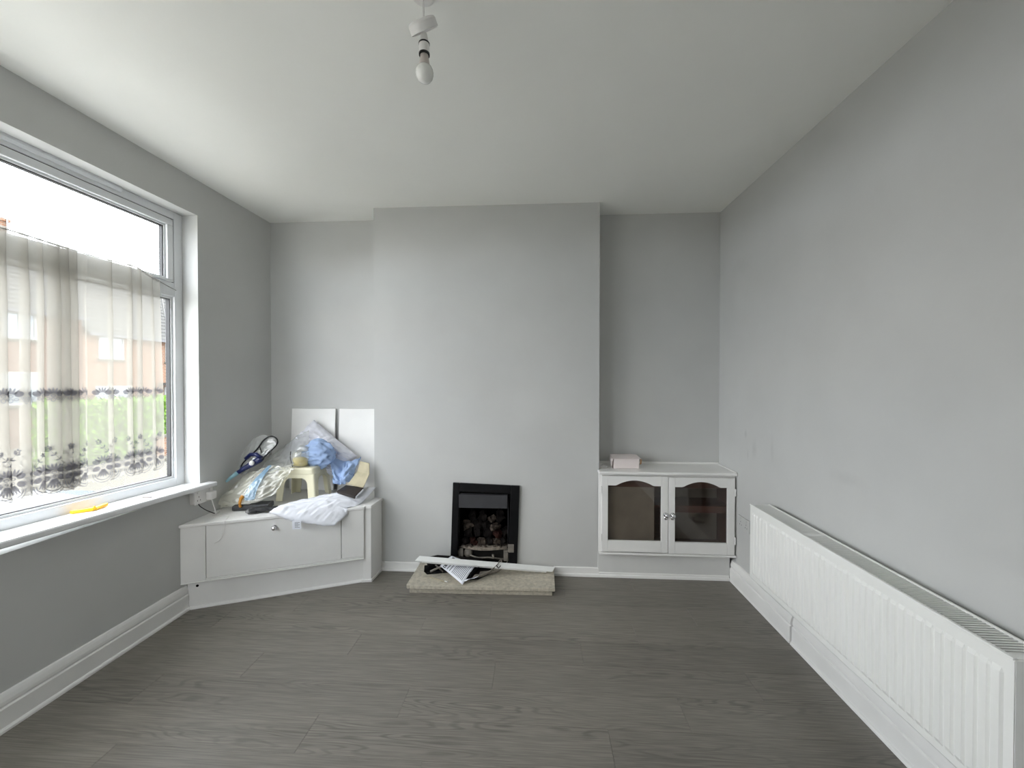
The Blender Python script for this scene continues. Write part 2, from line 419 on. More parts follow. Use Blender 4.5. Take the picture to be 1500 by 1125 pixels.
class Mesh:
    """collects shapes in world coordinates; build() links them as one mesh object"""
    def __init__(self):
        self.v, self.f = [], []
    def add(self, verts, faces):
        k = len(self.v)
        self.v += [Vector(p) for p in verts]
        self.f += [tuple(i + k for i in f) for f in faces]
        return self
    def box(self, x0, x1, y0, y1, z0, z1, mat=None):
        vs = [V(x, y, z) for z in (z0, z1) for y in (y0, y1) for x in (x0, x1)]
        if mat is not None:
            vs = [mat @ p for p in vs]
        return self.add(vs, [(0, 2, 3, 1), (4, 5, 7, 6), (0, 1, 5, 4), (2, 6, 7, 3), (0, 4, 6, 2), (1, 3, 7, 5)])
    def prism(self, pts, vec):
        """closed polygon pts (3D) pushed along vec"""
        n = len(pts)
        vec = Vector(vec)
        vs = [Vector(p) for p in pts] + [Vector(p) + vec for p in pts]
        fs = [tuple(range(n))[::-1], tuple(range(n, 2 * n))]
        fs += [(i, (i + 1) % n, n + (i + 1) % n, n + i) for i in range(n)]
        return self.add(vs, fs)
    def tube(self, pts, r, n=8, closed=False):
        pts = [Vector(p) for p in pts]
        m = len(pts)
        rr = r if isinstance(r, (list, tuple)) else [r] * m
        vs, fs = [], []
        ref = V(0, 0, 1)
        for i, p in enumerate(pts):
            if closed:
                t = pts[(i + 1) % m] - pts[i - 1]
            else:
                t = pts[min(i + 1, m - 1)] - pts[max(i - 1, 0)]
            t = t.normalized() if t.length > 1e-9 else V(0, 0, 1)
            a = t.cross(ref)
            if a.length < 0.05:
                a = t.cross(V(1, 0, 0))
            a.normalize()
            b = t.cross(a).normalized()
            for k in range(n):
                w = 2 * math.pi * k / n
                vs.append(p + a * (rr[i] * math.cos(w)) + b * (rr[i] * math.sin(w)))
        for i in range(m if closed else m - 1):
            j = (i + 1) % m
            for k in range(n):
                fs.append((i * n + k, i * n + (k + 1) % n, j * n + (k + 1) % n, j * n + k))
        if not closed:
            fs.append(tuple(range(n))[::-1])
            fs.append(tuple(range((m - 1) * n, m * n)))
        return self.add(vs, fs)
    def lathe(self, prof, origin, axis=(0, 0, 1), n=24):
        """prof: list of (r, h) along axis"""
        ax = Vector(axis).normalized()
        a = ax.cross(V(1, 0, 0))
        if a.length < 0.1:
            a = ax.cross(V(0, 1, 0))
        a.normalize()
        b = ax.cross(a)
        o = Vector(origin)
        vs, fs = [], []
        for (r, h) in prof:
            for k in range(n):
                w = 2 * math.pi * k / n
                vs.append(o + ax * h + a * (max(r, 1e-5) * math.cos(w)) + b * (max(r, 1e-5) * math.sin(w)))
        for i in range(len(prof) - 1):
            for k in range(n):
                fs.append((i * n + k, i * n + (k + 1) % n, (i + 1) * n + (k + 1) % n, (i + 1) * n + k))
        fs.append(tuple(range(n))[::-1])
        fs.append(tuple(range((len(prof) - 1) * n, len(prof) * n)))
        return self.add(vs, fs)
    def grid(self, fn, nu, nv, flip=False):
        vs = [fn(i / nu, j / nv) for j in range(nv + 1) for i in range(nu + 1)]
        fs = []
        for j in range(nv):
            for i in range(nu):
                a = j * (nu + 1) + i
                q = (a, a + 1, a + nu + 2, a + nu + 1)
                fs.append(q[::-1] if flip else q)
        return self.add(vs, fs)
    def map(self, fn):
        self.v = [fn(p) for p in self.v]
        return self
    def build(self, name, material, parent=None, bevel=0.0, seg=2, smooth=False, subsurf=0, solid=0.0, recalc=True, origin=None):
        me = bpy.data.meshes.new(name)
        c = Vector(origin) if origin is not None else sum(self.v, V(0, 0, 0)) / len(self.v)
        me.from_pydata([tuple(p - c) for p in self.v], [], self.f)
        if recalc:
            bm = bmesh.new()
            bm.from_mesh(me)
            bmesh.ops.recalc_face_normals(bm, faces=bm.faces)
            bm.to_mesh(me)
            bm.free()
        me.materials.append(M[material] if isinstance(material, str) else material)
        o = bpy.data.objects.new(name, me)
        C.objects.link(o)
        o.location = c
        if parent is not None:
            attach(o, parent)
        if solid:
            s = o.modifiers.new('thickness', 'SOLIDIFY')
            s.thickness = solid
            s.offset = 0
        if bevel:
            b = o.modifiers.new('bevel', 'BEVEL')
            b.width = bevel
            b.segments = seg
            b.limit_method = 'ANGLE'
            b.angle_limit = math.radians(40)
        if subsurf:
            s = o.modifiers.new('subdivision', 'SUBSURF')
            s.levels = s.render_levels = subsurf
        if smooth:
            for p in me.polygons:
                p.use_smooth = True
        return o

def attach(o, parent):
    """child keeps its world position (parents are never rotated)"""
    loc, p = Vector((0, 0, 0)), parent
    while p is not None:
        loc += Vector(p.location)
        p = p.parent
    o.parent = parent
    o.location = Vector(o.location) - loc

def thing(name, label, cat, loc, group=None):
    o = bpy.data.objects.new(name, None)
    o.empty_display_size = 0.1
    C.objects.link(o)
    o.location = loc
    o['label'] = label
    o['category'] = cat
    if group:
        o['group'] = group
    return o

def tag(o, label, cat, group=None):
    o['label'] = label
    o['category'] = cat
    if group:
        o['group'] = group
    return o

def struct(o, label=None):
    o['kind'] = 'structure'
    if label:
        o['label'] = label
    return o

def B(x0, x1, y0, y1, z0, z1):
    return Mesh().box(x0, x1, y0, y1, z0, z1)

def smoothstep(a, b, x):
    t = max(0.0, min(1.0, (x - a) / (b - a)))
    return t * t * (3 - 2 * t)

def catmull(pts, n):
    """smooth curve through points, n samples per span"""
    pts = [Vector(p) for p in pts]
    out = []
    for i in range(len(pts) - 1):
        p0, p1, p2, p3 = pts[max(i - 1, 0)], pts[i], pts[i + 1], pts[min(i + 2, len(pts) - 1)]
        for k in range(n):
            t = k / n
            out.append(0.5 * ((2 * p1) + (p2 - p0) * t + (2 * p0 - 5 * p1 + 4 * p2 - p3) * t * t + (3 * p1 - p0 - 3 * p2 + p3) * t ** 3))
    out.append(pts[-1])
    return out

# ================================================================== THE ROOM
# floor: sub-base with each board laid on it
floor = struct(B(XL - 0.05, XR + 0.05, YF - 0.05, YB + 0.05, -0.12, -0.006).build('floor', 'seam'), 'dark grey oak effect plank floor')
PW, PL, GAP = 0.185, 1.214, 0.0004
joint_x = {2.605: 0.185, 2.42: -0.283, 2.235: 0.553, 2.05: -0.98, 1.865: -0.207, 1.68: -0.588, 1.495: -0.925, 1.31: -1.64}
plank_cache = {}
row = 3.16
rnd = random.Random(3)
while row > YF - 0.2:
    key = min(joint_x, key=lambda k: abs(k - row))
    jx = joint_x[key] if abs(key - row) < 0.02 else rnd.uniform(-1.0, 0.2)
    y0, y1 = max(row, YF), min(row + PW, YB)
    x = jx - 4 * PL
    while x < XR:
        x0, x1 = max(x, XL), min(x + PL, XR)
        if x1 - x0 > 0.03 and y1 - y0 > 0.02:
            k = (round(x1 - x0, 4), round(y1 - y0, 4))
            if k in plank_cache:
                p = plank_cache[k].copy()
                C.objects.link(p)
            else:
                hx, hy = (x1 - x0) / 2 - GAP, (y1 - y0) / 2 - GAP
                mb = Mesh()
                e = 0.0007
                vs = [V(sx * hx, sy * hy, -0.006) for sx, sy in ((-1, -1), (1, -1), (1, 1), (-1, 1))]
                vs += [V(sx * hx, sy * hy, -e * 0.7) for sx, sy in ((-1, -1), (1, -1), (1, 1), (-1, 1))]
                vs += [V(sx * (hx - e), sy * (hy - e), 0) for sx, sy in ((-1, -1), (1, -1), (1, 1), (-1, 1))]
                fs = [(3, 2, 1, 0), (8, 9, 10, 11)]
                for a in range(4):
                    b2 = (a + 1) % 4
                    fs += [(a, b2, 4 + b2, 4 + a), (4 + a, 4 + b2, 8 + b2, 8 + a)]
                mb.add(vs, fs)
                p = mb.build('plank', 'plank', origin=(0, 0, 0))
                plank_cache[k] = p
            p.parent = floor
            p.location = Vector(((x0 + x1) / 2, (y0 + y1) / 2, 0)) - Vector(floor.location)
        x += PL
    row -= PW

# ceiling, walls
struct(B(XL - 0.3, XR + 0.15, YF - 0.15, YB + 0.15, H, H + 0.15).build('ceiling', 'ceiling'), 'off white painted ceiling')
struct(B(XR, XR + 0.15, YF - 0.15, YB + 0.15, -0.12, H).build('wall_right', 'wall'), 'grey painted wall behind the long radiator')
struct(B(XL - 0.3, XR, YB, YB + 0.15, -0.12, H).build('wall_back', 'wall'), 'grey painted alcove wall behind the chimney breast')
wl = Mesh()
wl.box(XL - 0.22, XL, YF - 0.15, WY0, -1.3, H + 0.2)
wl.box(XL - 0.22, XL, WY1, YB, -1.3, H + 0.2)
wl.box(XL - 0.22, XL, WY0, WY1, -1.3, WZ0 - 0.03)
wl.box(XL - 0.22, XL, WY0, WY1, WZ1, H + 0.2)
struct(wl.build('wall_left', 'wall'), 'grey painted wall around the window')
# wall behind the camera with a closed door
DX0, DX1, DZ = 0.35, 1.13, 2.0
wf = Mesh()
W2X0, W2X1, W2Z0, W2Z1 = -2.06, -1.50, 0.95, 2.25
wf.box(XL, W2X0, YF - 0.15, YF, -0.12, H)
wf.box(W2X1, DX0, YF - 0.15, YF, -0.12, H)
wf.box(W2X0, W2X1, YF - 0.15, YF, -0.12, W2Z0)
wf.box(W2X0, W2X1, YF - 0.15, YF, W2Z1, H)
wf.box(DX1, XR, YF - 0.15, YF, -0.12, H)
wf.box(DX0, DX1, YF - 0.15, YF, DZ, H)
struct(wf.build('wall_front', 'wall'), 'grey painted wall with the door')
w2 = bpy.data.objects.new('added_window', None)  # unseen window, added so daylight reaches the chimney breast and cupboard fronts
C.objects.link(w2)
w2.location = ((W2X0 + W2X1) / 2, YF - 0.1, W2Z0)
struct(w2, 'unseen white window added behind the camera to brighten the room')
for (a0, a1, c0, c1) in ((W2X0, W2X0 + 0.06, W2Z0, W2Z1), (W2X1 - 0.06, W2X1, W2Z0, W2Z1), (W2X0 + 0.06, W2X1 - 0.06, W2Z0, W2Z0 + 0.06), (W2X0 + 0.06, W2X1 - 0.06, W2Z1 - 0.06, W2Z1)):
    B(a0, a1, YF - 0.13, YF - 0.07, c0, c1).build('outer_frame', 'upvc', w2, bevel=0.003)
for (a0, a1) in ((W2X0 + 0.05, W2X1 - 0.05),):
    B(a0, a1, YF - 0.102, YF - 0.098, W2Z0 + 0.05, W2Z1 - 0.05).build('pane', 'pane', w2)
B(W2X0, W2X1, YF - 0.069, YF + 0.05, W2Z0 - 0.03, W2Z0 - 0.0005).build('window_sill', 'sillpaint', w2, bevel=0.004)
p2 = bpy.data.lights.new('window_portal', 'AREA')
p2.shape = 'RECTANGLE'
p2.size, p2.size_y = W2X1 - W2X0, W2Z1 - W2Z0
p2.cycles.is_portal = True
p2o = bpy.data.objects.new('window_portal', p2)
C.objects.link(p2o)
p2o.location = ((W2X0 + W2X1) / 2, YF - 0.17, (W2Z0 + W2Z1) / 2)
p2o.rotation_euler = (math.pi / 2, 0, 0)
d1 = bpy.data.objects.new('door_1', None)
C.objects.link(d1)
d1.location = ((DX0 + DX1) / 2, YF - 0.06, 0)
struct(d1, 'white panelled door')
B(DX0 + 0.03, DX1 - 0.03, YF - 0.08, YF - 0.04, 0.008, DZ - 0.03).build('door_leaf', 'door', d1, bevel=0.002)
for (a, b2) in ((0.2, 0.85), (1.0, 1.82)):
    for (u0, u1) in ((DX0 + 0.12, DX0 + 0.36), (DX1 - 0.36, DX1 - 0.12)):
        B(u0, u1, YF - 0.041, YF - 0.028, a, b2).build('door_panel', 'door', d1, bevel=0.01)
dl = Mesh()
dl.box(DX0, DX0 + 0.03, YF - 0.15, YF, 0, DZ)
dl.box(DX1 - 0.03, DX1, YF - 0.15, YF, 0, DZ)
dl.box(DX0 + 0.03, DX1 - 0.03, YF - 0.15, YF, DZ - 0.03, DZ)
dl.build('door_lining', 'white', d1)
Mesh().lathe([(0.008, 0), (0.008, 0.03), (0.022, 0.04), (0.026, 0.055), (0.018, 0.07), (0.002, 0.073)], (DX0 + 0.08, YF - 0.04, 0.98), (0, 1, 0), 16).build('door_knob', 'chrome', d1, smooth=True)

# chimney breast with the fire opening
FX0, FX1, FZ0, FZ1 = -0.60, -0.20, 0.0, 0.60
ch = Mesh()
ch.prism([V(CL, YC, 0), V(FX0, YC, 0), V(FX0, YC, FZ1), V(FX1, YC, FZ1), V(FX1, YC, 0), V(CR, YC, 0), V(CR, YC, H), V(CL, YC, H)], V(0, YB - YC, 0))
struct(ch.build('wall_chimney', 'wall'), 'grey painted chimney breast')

# skirtings -------------------------------------------------
def skirting(name, p0, p1, inward, h, label, extra=0.0):
    """moulded board from p0 to p1 (xy at the wall) with quadrant bead along the floor"""
    p0, p1, n = V(*p0, 0), V(*p1, 0), V(*inward, 0)
    e = extra
    prof = [(0, 0), (0.030, 0), (0.0295, 0.008), (0.026, 0.014), (0.020 + e, 0.017), (0.020 + e, h * 0.60), (0.017 + e, h * 0.625), (0.013 + e, h * 0.635),
            (0.0135 + e, h * 0.665), (0.017 + e, h * 0.70), (0.0165 + e, h * 0.78), (0.012 + e, h * 0.90), (0.008 + e, h * 0.97), (0.005, h), (0, h)]
    mb = Mesh()
    mb.prism([p0 + n * a + V(0, 0, b2) for a, b2 in prof], p1 - p0)
    o = mb.build(name, 'white')
    return struct(o, label)

skirting('baseboard_left', (XL, YF), (XL, 2.40), (1, 0), 0.152, 'white moulded skirting under the window')
skirting('baseboard_right', (XR, YF), (XR, 2.285), (-1, 0), 0.152, 'white moulded skirting under the radiator', 0.0)
skirting('baseboard_far_right', (XR, 2.292), (XR, 2.984), (-1, 0), 0.150, 'white thicker length of skirting beside the glazed cupboard', 0.006)
skirting('baseboard_front', (XL + 0.03, YF), (DX0 - 0.002, YF), (0, 1), 0.15, 'white skirting on the door wall')
# low square skirting along the chimney breast and under the glazed cupboard
def low_skirting(name, x0, x1, label, h=0.062):
    mb = Mesh()
    prof = [(0, 0), (-0.024, 0), (-0.0235, 0.010), (-0.021, 0.017), (-0.012, 0.019), (-0.012, h - 0.004), (-0.009, h), (0, h)]
    mb.prism([V(x0, YC + a, b2) for a, b2 in prof], V(x1 - x0, 0, 0))
    return struct(mb.build(name, 'white'), label)
low_skirting('baseboard_chimney_left', -1.158, -0.872, 'low white skirting left of the hearth')
low_skirting('baseboard_chimney_right', 0.122, 0.446, 'low white skirting right of the hearth')

# ------------------------------------------------------------------ window
# the lower half of this old window runs a little out of level
def crooked(p):
    w = max(0.0, min(1.0, (1.95 - p.z) / 1.0))
    return V(p.x, p.y, p.z - 0.030 * (p.y - 1.9) * w)

win = bpy.data.objects.new('window_1', None)
C.objects.link(win)
XWF = XL - 0.105          # inner face of the frame
win.location = (XWF, 1.36, WZ0)
struct(win, 'white upvc window with top casements')
def wbox(name, y0, y1, z0, z1, x0, x1, mat, parent, bevel=0.003):
    return Mesh().box(x0, x1, y0, y1, z0, z1).map(crooked).build(name, mat, parent, bevel=bevel)
xb, xf = XWF - 0.065, XWF
FZB = 0.765
MID = (WY0 + WY1) / 2
zT0, zT1 = 1.945, 2.032
wbox('outer_frame', WY1 - 0.058, WY1 + 0.002, FZB, WZ1, xb, xf, 'upvc', win)
wbox('outer_frame', WY0 - 0.002, WY0 + 0.058, FZB, WZ1, xb, xf, 'upvc', win)
wbox('outer_frame', WY0 + 0.058, WY1 - 0.058, WZ1 - 0.045, WZ1, xb, xf, 'upvc', win)
wbox('outer_frame', WY0 + 0.058, WY1 - 0.058, FZB, FZB + 0.055, xb, xf, 'upvc', win)
wbox('mullion', MID - 0.035, MID + 0.035, FZB + 0.055, WZ1 - 0.045, xb, xf, 'upvc', win)
for (a, b2) in ((WY0 + 0.058, MID - 0.035), (MID + 0.035, WY1 - 0.058)):
    wbox('transom', a, b2, zT0, zT1, xb, xf, 'upvc', win)
    # lower fixed light: bead and pane
    zb0, zb1 = FZB + 0.055, zT0
    for (q0, q1, r0, r1) in ((a, b2, zb0, zb0 + 0.014), (a, b2, zb1 - 0.014, zb1), (a, a + 0.014, zb0 + 0.014, zb1 - 0.014), (b2 - 0.014, b2, zb0 + 0.014, zb1 - 0.014)):
        wbox('glazing_bead', q0, q1, r0, r1, xb + 0.02, xf - 0.014, 'upvc', win, 0.002)
    for (q0, q1, r0, r1) in ((a + 0.014, b2 - 0.014, zb0 + 0.014, zb0 + 0.018), (a + 0.014, b2 - 0.014, zb1 - 0.018, zb1 - 0.014), (a + 0.014, a + 0.018, zb0 + 0.018, zb1 - 0.018), (b2 - 0.019, b2 - 0.014, zb0 + 0.018, zb1 - 0.018)):
        wbox('gasket', q0, q1, r0, r1, xb + 0.02, xf - 0.018, 'rubber', win, 0)
    wbox('pane', a + 0.010, b2 - 0.010, zb0 + 0.010, zb1 - 0.010, xb + 0.030, xb + 0.034, 'pane', win, 0)
    # top hung casement: sash, bead, pane
    c0, c1 = zT1, WZ1 - 0.045
    sw = 0.044
    xs0, xs1 = xb + 0.012, xf - 0.002
    g = 0.004
    for (q0, q1, r0, r1) in ((a + g, b2 - g, c0 + g, c0 + 0.018), (a + g, b2 - g, c1 - sw, c1 - g), (a + g, a + sw, c0 + 0.018, c1 - sw), (b2 - sw, b2 - g, c0 + 0.018, c1 - sw)):
        wbox('sash', q0, q1, r0, r1, xs0, xs1, 'upvc', win)
    for (q0, q1, r0, r1) in ((a + g - 0.003, b2 - g + 0.003, c1 - g, c1), (b2 - g, b2, c0, c1 - g), (a, a + g, c0, c1 - g)):
        wbox('gasket', q0, q1, r0, r1, xs0, xs1 - 0.006, 'rubber', win, 0)
    i0, i1, j0, j1 = a + sw, b2 - sw, c0 + 0.018, c1 - sw
    for (q0, q1, r0, r1) in ((i0, i1, j0, j0 + 0.012), (i0, i1, j1 - 0.012, j1), (i0, i0 + 0.012, j0 + 0.012, j1 - 0.012), (i1 - 0.012, i1, j0 + 0.012, j1 - 0.012)):
        wbox('glazing_bead', q0, q1, r0, r1, xs0 + 0.01, xs1 - 0.014, 'upvc', win, 0.002)
    for (q0, q1, r0, r1) in ((i0 + 0.012, i1 - 0.012, j1 - 0.017, j1 - 0.012), (i1 - 0.018, i1 - 0.012, j0 + 0.012, j1 - 0.017)):
        wbox('gasket', q0, q1, r0, r1, xs0 + 0.01, xs1 - 0.018, 'rubber', win, 0)
    wbox('pane', i0 + 0.006, i1 - 0.006, j0 + 0.006, j1 - 0.006, xs0 + 0.024, xs0 + 0.028, 'pane', win, 0)
# plastic cover trim along the head
mb = Mesh()
hp = [V(xf, 0, WZ1), V(xf, 0, WZ1 - 0.026), V(xf + 0.010, 0, WZ1 - 0.026), V(xf + 0.016, 0, WZ1 - 0.012), V(xf + 0.014, 0, WZ1)]
mb.prism([p + V(0, WY0 + 0.02, 0) for p in hp], V(0, 2.12 - WY0 - 0.02, 0))
mb.build('head_trim', 'upvc', win)
# window board with horned end
sill = Mesh()
x0s, x1s = XWF - 0.01, XL + 0.062
prof = [(x0s, 0.772), (x0s, 0.742), (x1s - 0.006, 0.742), (x1s, 0.748), (x1s, 0.766), (x1s - 0.005, 0.772)]
sill.prism([V(a, WY0 + 0.004, b2) for a, b2 in prof], V(0, WY1 - WY0 - 0.008, 0))
horn = [(XL + 0.0015, 0.7719), (XL + 0.0015, 0.7421), (x1s - 0.006, 0.7421), (x1s, 0.748), (x1s, 0.766), (x1s - 0.005, 0.7719)]
sill.prism([V(a, WY1 - 0.006, b2) for a, b2 in horn], V(0, 0.075, 0))
sill.prism([V(a, WY0 - 0.07, b2) for a, b2 in horn], V(0, 0.072, 0))
sill.map(crooked)
sill.build('window_sill', 'sillpaint', win)
# outer stone sill and lintel faces are part of the outside wall
def sill_z(y):
    return 0.772 - 0.030 * (y - 1.9)

# ================================================================== NET CURTAIN
XC = XL - 0.047
def curtain_section():
    """cross-section polyline (x, y) of the gathered net, from the far end (y=2.285) back past the frame edge"""
    pts = []
    y = 2.285
    ph = 0.0
    rr = random.Random(11)
    # (start y, cloth per metre, fold length of cloth)
    zones = [(2.285, 1.8, 0.075), (2.225, 1.25, 0.12), (2.18, 2.2, 0.10), (2.11, 1.25, 0.13), (2.03, 2.0, 0.10), (1.985, 1.2, 0.14), (1.865, 3.8, 0.125), (1.735, 1.5, 0.11),
             (1.68, 2.6, 0.11), (1.635, 1.25, 0.13), (1.60, 2.4, 0.10), (1.52, 1.08, 0.17)]
    ds = 0.004
    s = 0.0
    amp_now = 0.004
    slide_now = 0.01
    while y > 0.0:
        z = [q for q in zones if q[0] >= y - 1e-6][-1]
        full, fl = z[1], z[2]
        ph += 2 * math.pi * ds / fl * (0.85 + 0.3 * noise.noise(V(s * 4, 3.3, 0)))
        full_s = full
        step = ds / full_s
        amp = fl / 4 * math.sqrt(max(0.0, 1 - 1 / full ** 1.2)) * 0.70
        amp_now += (amp - amp_now) * 0.06
        slide_now += ((0.17 if full < 1.7 else 0.24) * fl - slide_now) * 0.08
        slide = slide_now * math.sin(ph + 1.1)
        pts.append((XC + amp_now * math.sin(ph) + 0.004 * noise.noise(V(s * 2.5, 0, 7)), y + slide))
        y -= step
        s += ds
    return pts
CS = curtain_section()
arc = [0.0]
for i in range(1, len(CS)):
    arc.append(arc[-1] + math.hypot(CS[i][0] - CS[i - 1][0], CS[i][1] - CS[i - 1][1]))
CLEN = arc[-1]
def section_at(s):
    s = max(0.0, min(CLEN - 1e-6, s))
    lo, hi = 0, len(arc) - 1
    while hi - lo > 1:
        m = (lo + hi) // 2
        if arc[m] <= s:
            lo = m
        else:
            hi = m
    t = (s - arc[lo]) / max(1e-9, arc[hi] - arc[lo])
    return CS[lo][0] * (1 - t) + CS[hi][0] * t, CS[lo][1] * (1 - t) + CS[hi][1] * t
REP = 0.098
def curtain_top(y):
    t = 2.050 + 0.006 * math.sin(y * 9)
    return t - 0.055 * smoothstep(2.12, 2.30, y) ** 1.0
def scallop(s):
    k = (s / REP) % 1.0
    return 0.020 * abs(math.sin(math.pi * k)) ** 0.8 + 0.003 * math.sin(2 * math.pi * k * 6)
def curtain_pt(s, z, off=0.0):
    """point of the net at cloth length s and height z (off: towards the room)"""
    x, y = section_at(s)
    x2, y2 = section_at(s + 0.004)
    x1, y1 = section_at(s - 0.004)
    t = V(x2 - x1, y2 - y1, 0)
    n = V(-t.y, t.x, 0)
    if n.x < 0:
        n = -n
    n = n.normalized() if n.length > 1e-9 else V(1, 0, 0)
    f = smoothstep(2.05, 1.75, z)           # folds open out below the heading
    sway = 0.010 * noise.noise(V(s * 3.0, z * 1.2, 1.7)) * f
    xx = XC + (x - XC) * (0.55 + 0.45 * f) + 0.35 * sway
    yy = y + sway + 0.020 * (1.9 - z) * smoothstep(2.18, 2.29, y)
    return V(xx, yy, z) + n * off
def bottom_z(s):
    y = section_at(s)[1]
    return 0.925 - 0.016 * (y - 1.6) - scallop(s)
NS, NZ = int(CLEN / 0.0075), 26
net = thing('net_curtain', 'sheer white net curtain with lace border gathered on a wire across the window', 'curtain', (XC, 1.4, 0.9))
mb = Mesh()
def cfn(u, v):
    s = u * CLEN
    y = section_at(s)[1]
    zt, zb = curtain_top(y), bottom_z(s)
    z = zt + (zb - zt) * v
    return curtain_pt(s, z)
mb.grid(cfn, NS, NZ)
mb.build('netting', 'net', net, smooth=True, recalc=False)
# ruffled heading above the wire
mb = Mesh()
def hfn(u, v):
    s = u * CLEN
    y = section_at(s)[1]
    z = curtain_top(y) - 0.002 + v * (0.010 + 0.009 * abs(noise.noise(V(s * 30, 0, 2))))
    p = curtain_pt(s, z)
    return V(p.x + 0.004 * noise.noise(V(s * 60, v, 5)), p.y, z)
mb.grid(hfn, NS, 2)
mb.build('heading_ruffle', 'net', net, smooth=True, recalc=False)
# dark slot threaded on the wire
mb = Mesh()
ws = [V(XC, y, curtain_top(y)) for y in [-0.20 + 0.05 * i for i in range(51)]] + [V(XC - 0.02, 2.37, 1.992), V(XC - 0.045, 2.45, 1.985)]
mb.tube(ws, 0.0026, 6)
mb.build('curtain_wire', 'wire', net, smooth=True)

# lace: motif outlines in cloth coordinates (metres), laid on the folds
lace = Mesh()
def lace_poly(pts, s0, z0, off=0.0016):
    vs = [curtain_pt(s0 + a, z0 + b2, off) for a, b2 in pts]
    c = sum((Vector((a, b2, 0)) for a, b2 in pts), V(0, 0, 0)) / len(pts)
    vs.append(curtain_pt(s0 + c.x, z0 + c.y, off))
    n = len(pts)
    lace.add(vs, [(i, (i + 1) % n, n) for i in range(n)])
def petal(cx, cy, ang, r0, r1, w, n=5):
    """pointed leaf from radius r0 to r1 in direction ang"""
    d = (math.cos(ang), math.sin(ang))
    q = (-d[1], d[0])
    out = []
    for i in range(n + 1):
        t = i / n
        ww = w * math.sin(math.pi * min(1, 0.12 + 0.80 * t)) ** 0.8
        r = r0 + (r1 - r0) * t
        out.append((cx + d[0] * r + q[0] * ww, cy + d[1] * r + q[1] * ww))
    for i in range(n, -1, -1):
        t = i / n
        ww = w * math.sin(math.pi * min(1, 0.12 + 0.80 * t)) ** 0.8
        r = r0 + (r1 - r0) * t
        out.append((cx + d[0] * r - q[0] * ww, cy + d[1] * r - q[1] * ww))
    return out
def ellipse(cx, cy, a, b2, n=10):
    return [(cx + a * math.cos(2 * math.pi * i / n), cy + b2 * math.sin(2 * math.pi * i / n)) for i in range(n)]
def ring(cx, cy, a, b2, w, s0, z0, n=12, arc0=0, arc1=2 * math.pi):
    for i in range(n):
        t0, t1 = arc0 + (arc1 - arc0) * i / n, arc0 + (arc1 - arc0) * (i + 1) / n
        lace_poly([(cx + (a - w) * math.cos(t0), cy + (b2 - w) * math.sin(t0)), (cx + a * math.cos(t0), cy + b2 * math.sin(t0)),
                   (cx + a * math.cos(t1), cy + b2 * math.sin(t1)), (cx + (a - w) * math.cos(t1), cy + (b2 - w) * math.sin(t1))], s0, z0)
D = math.radians
nrep = int(CLEN / REP)
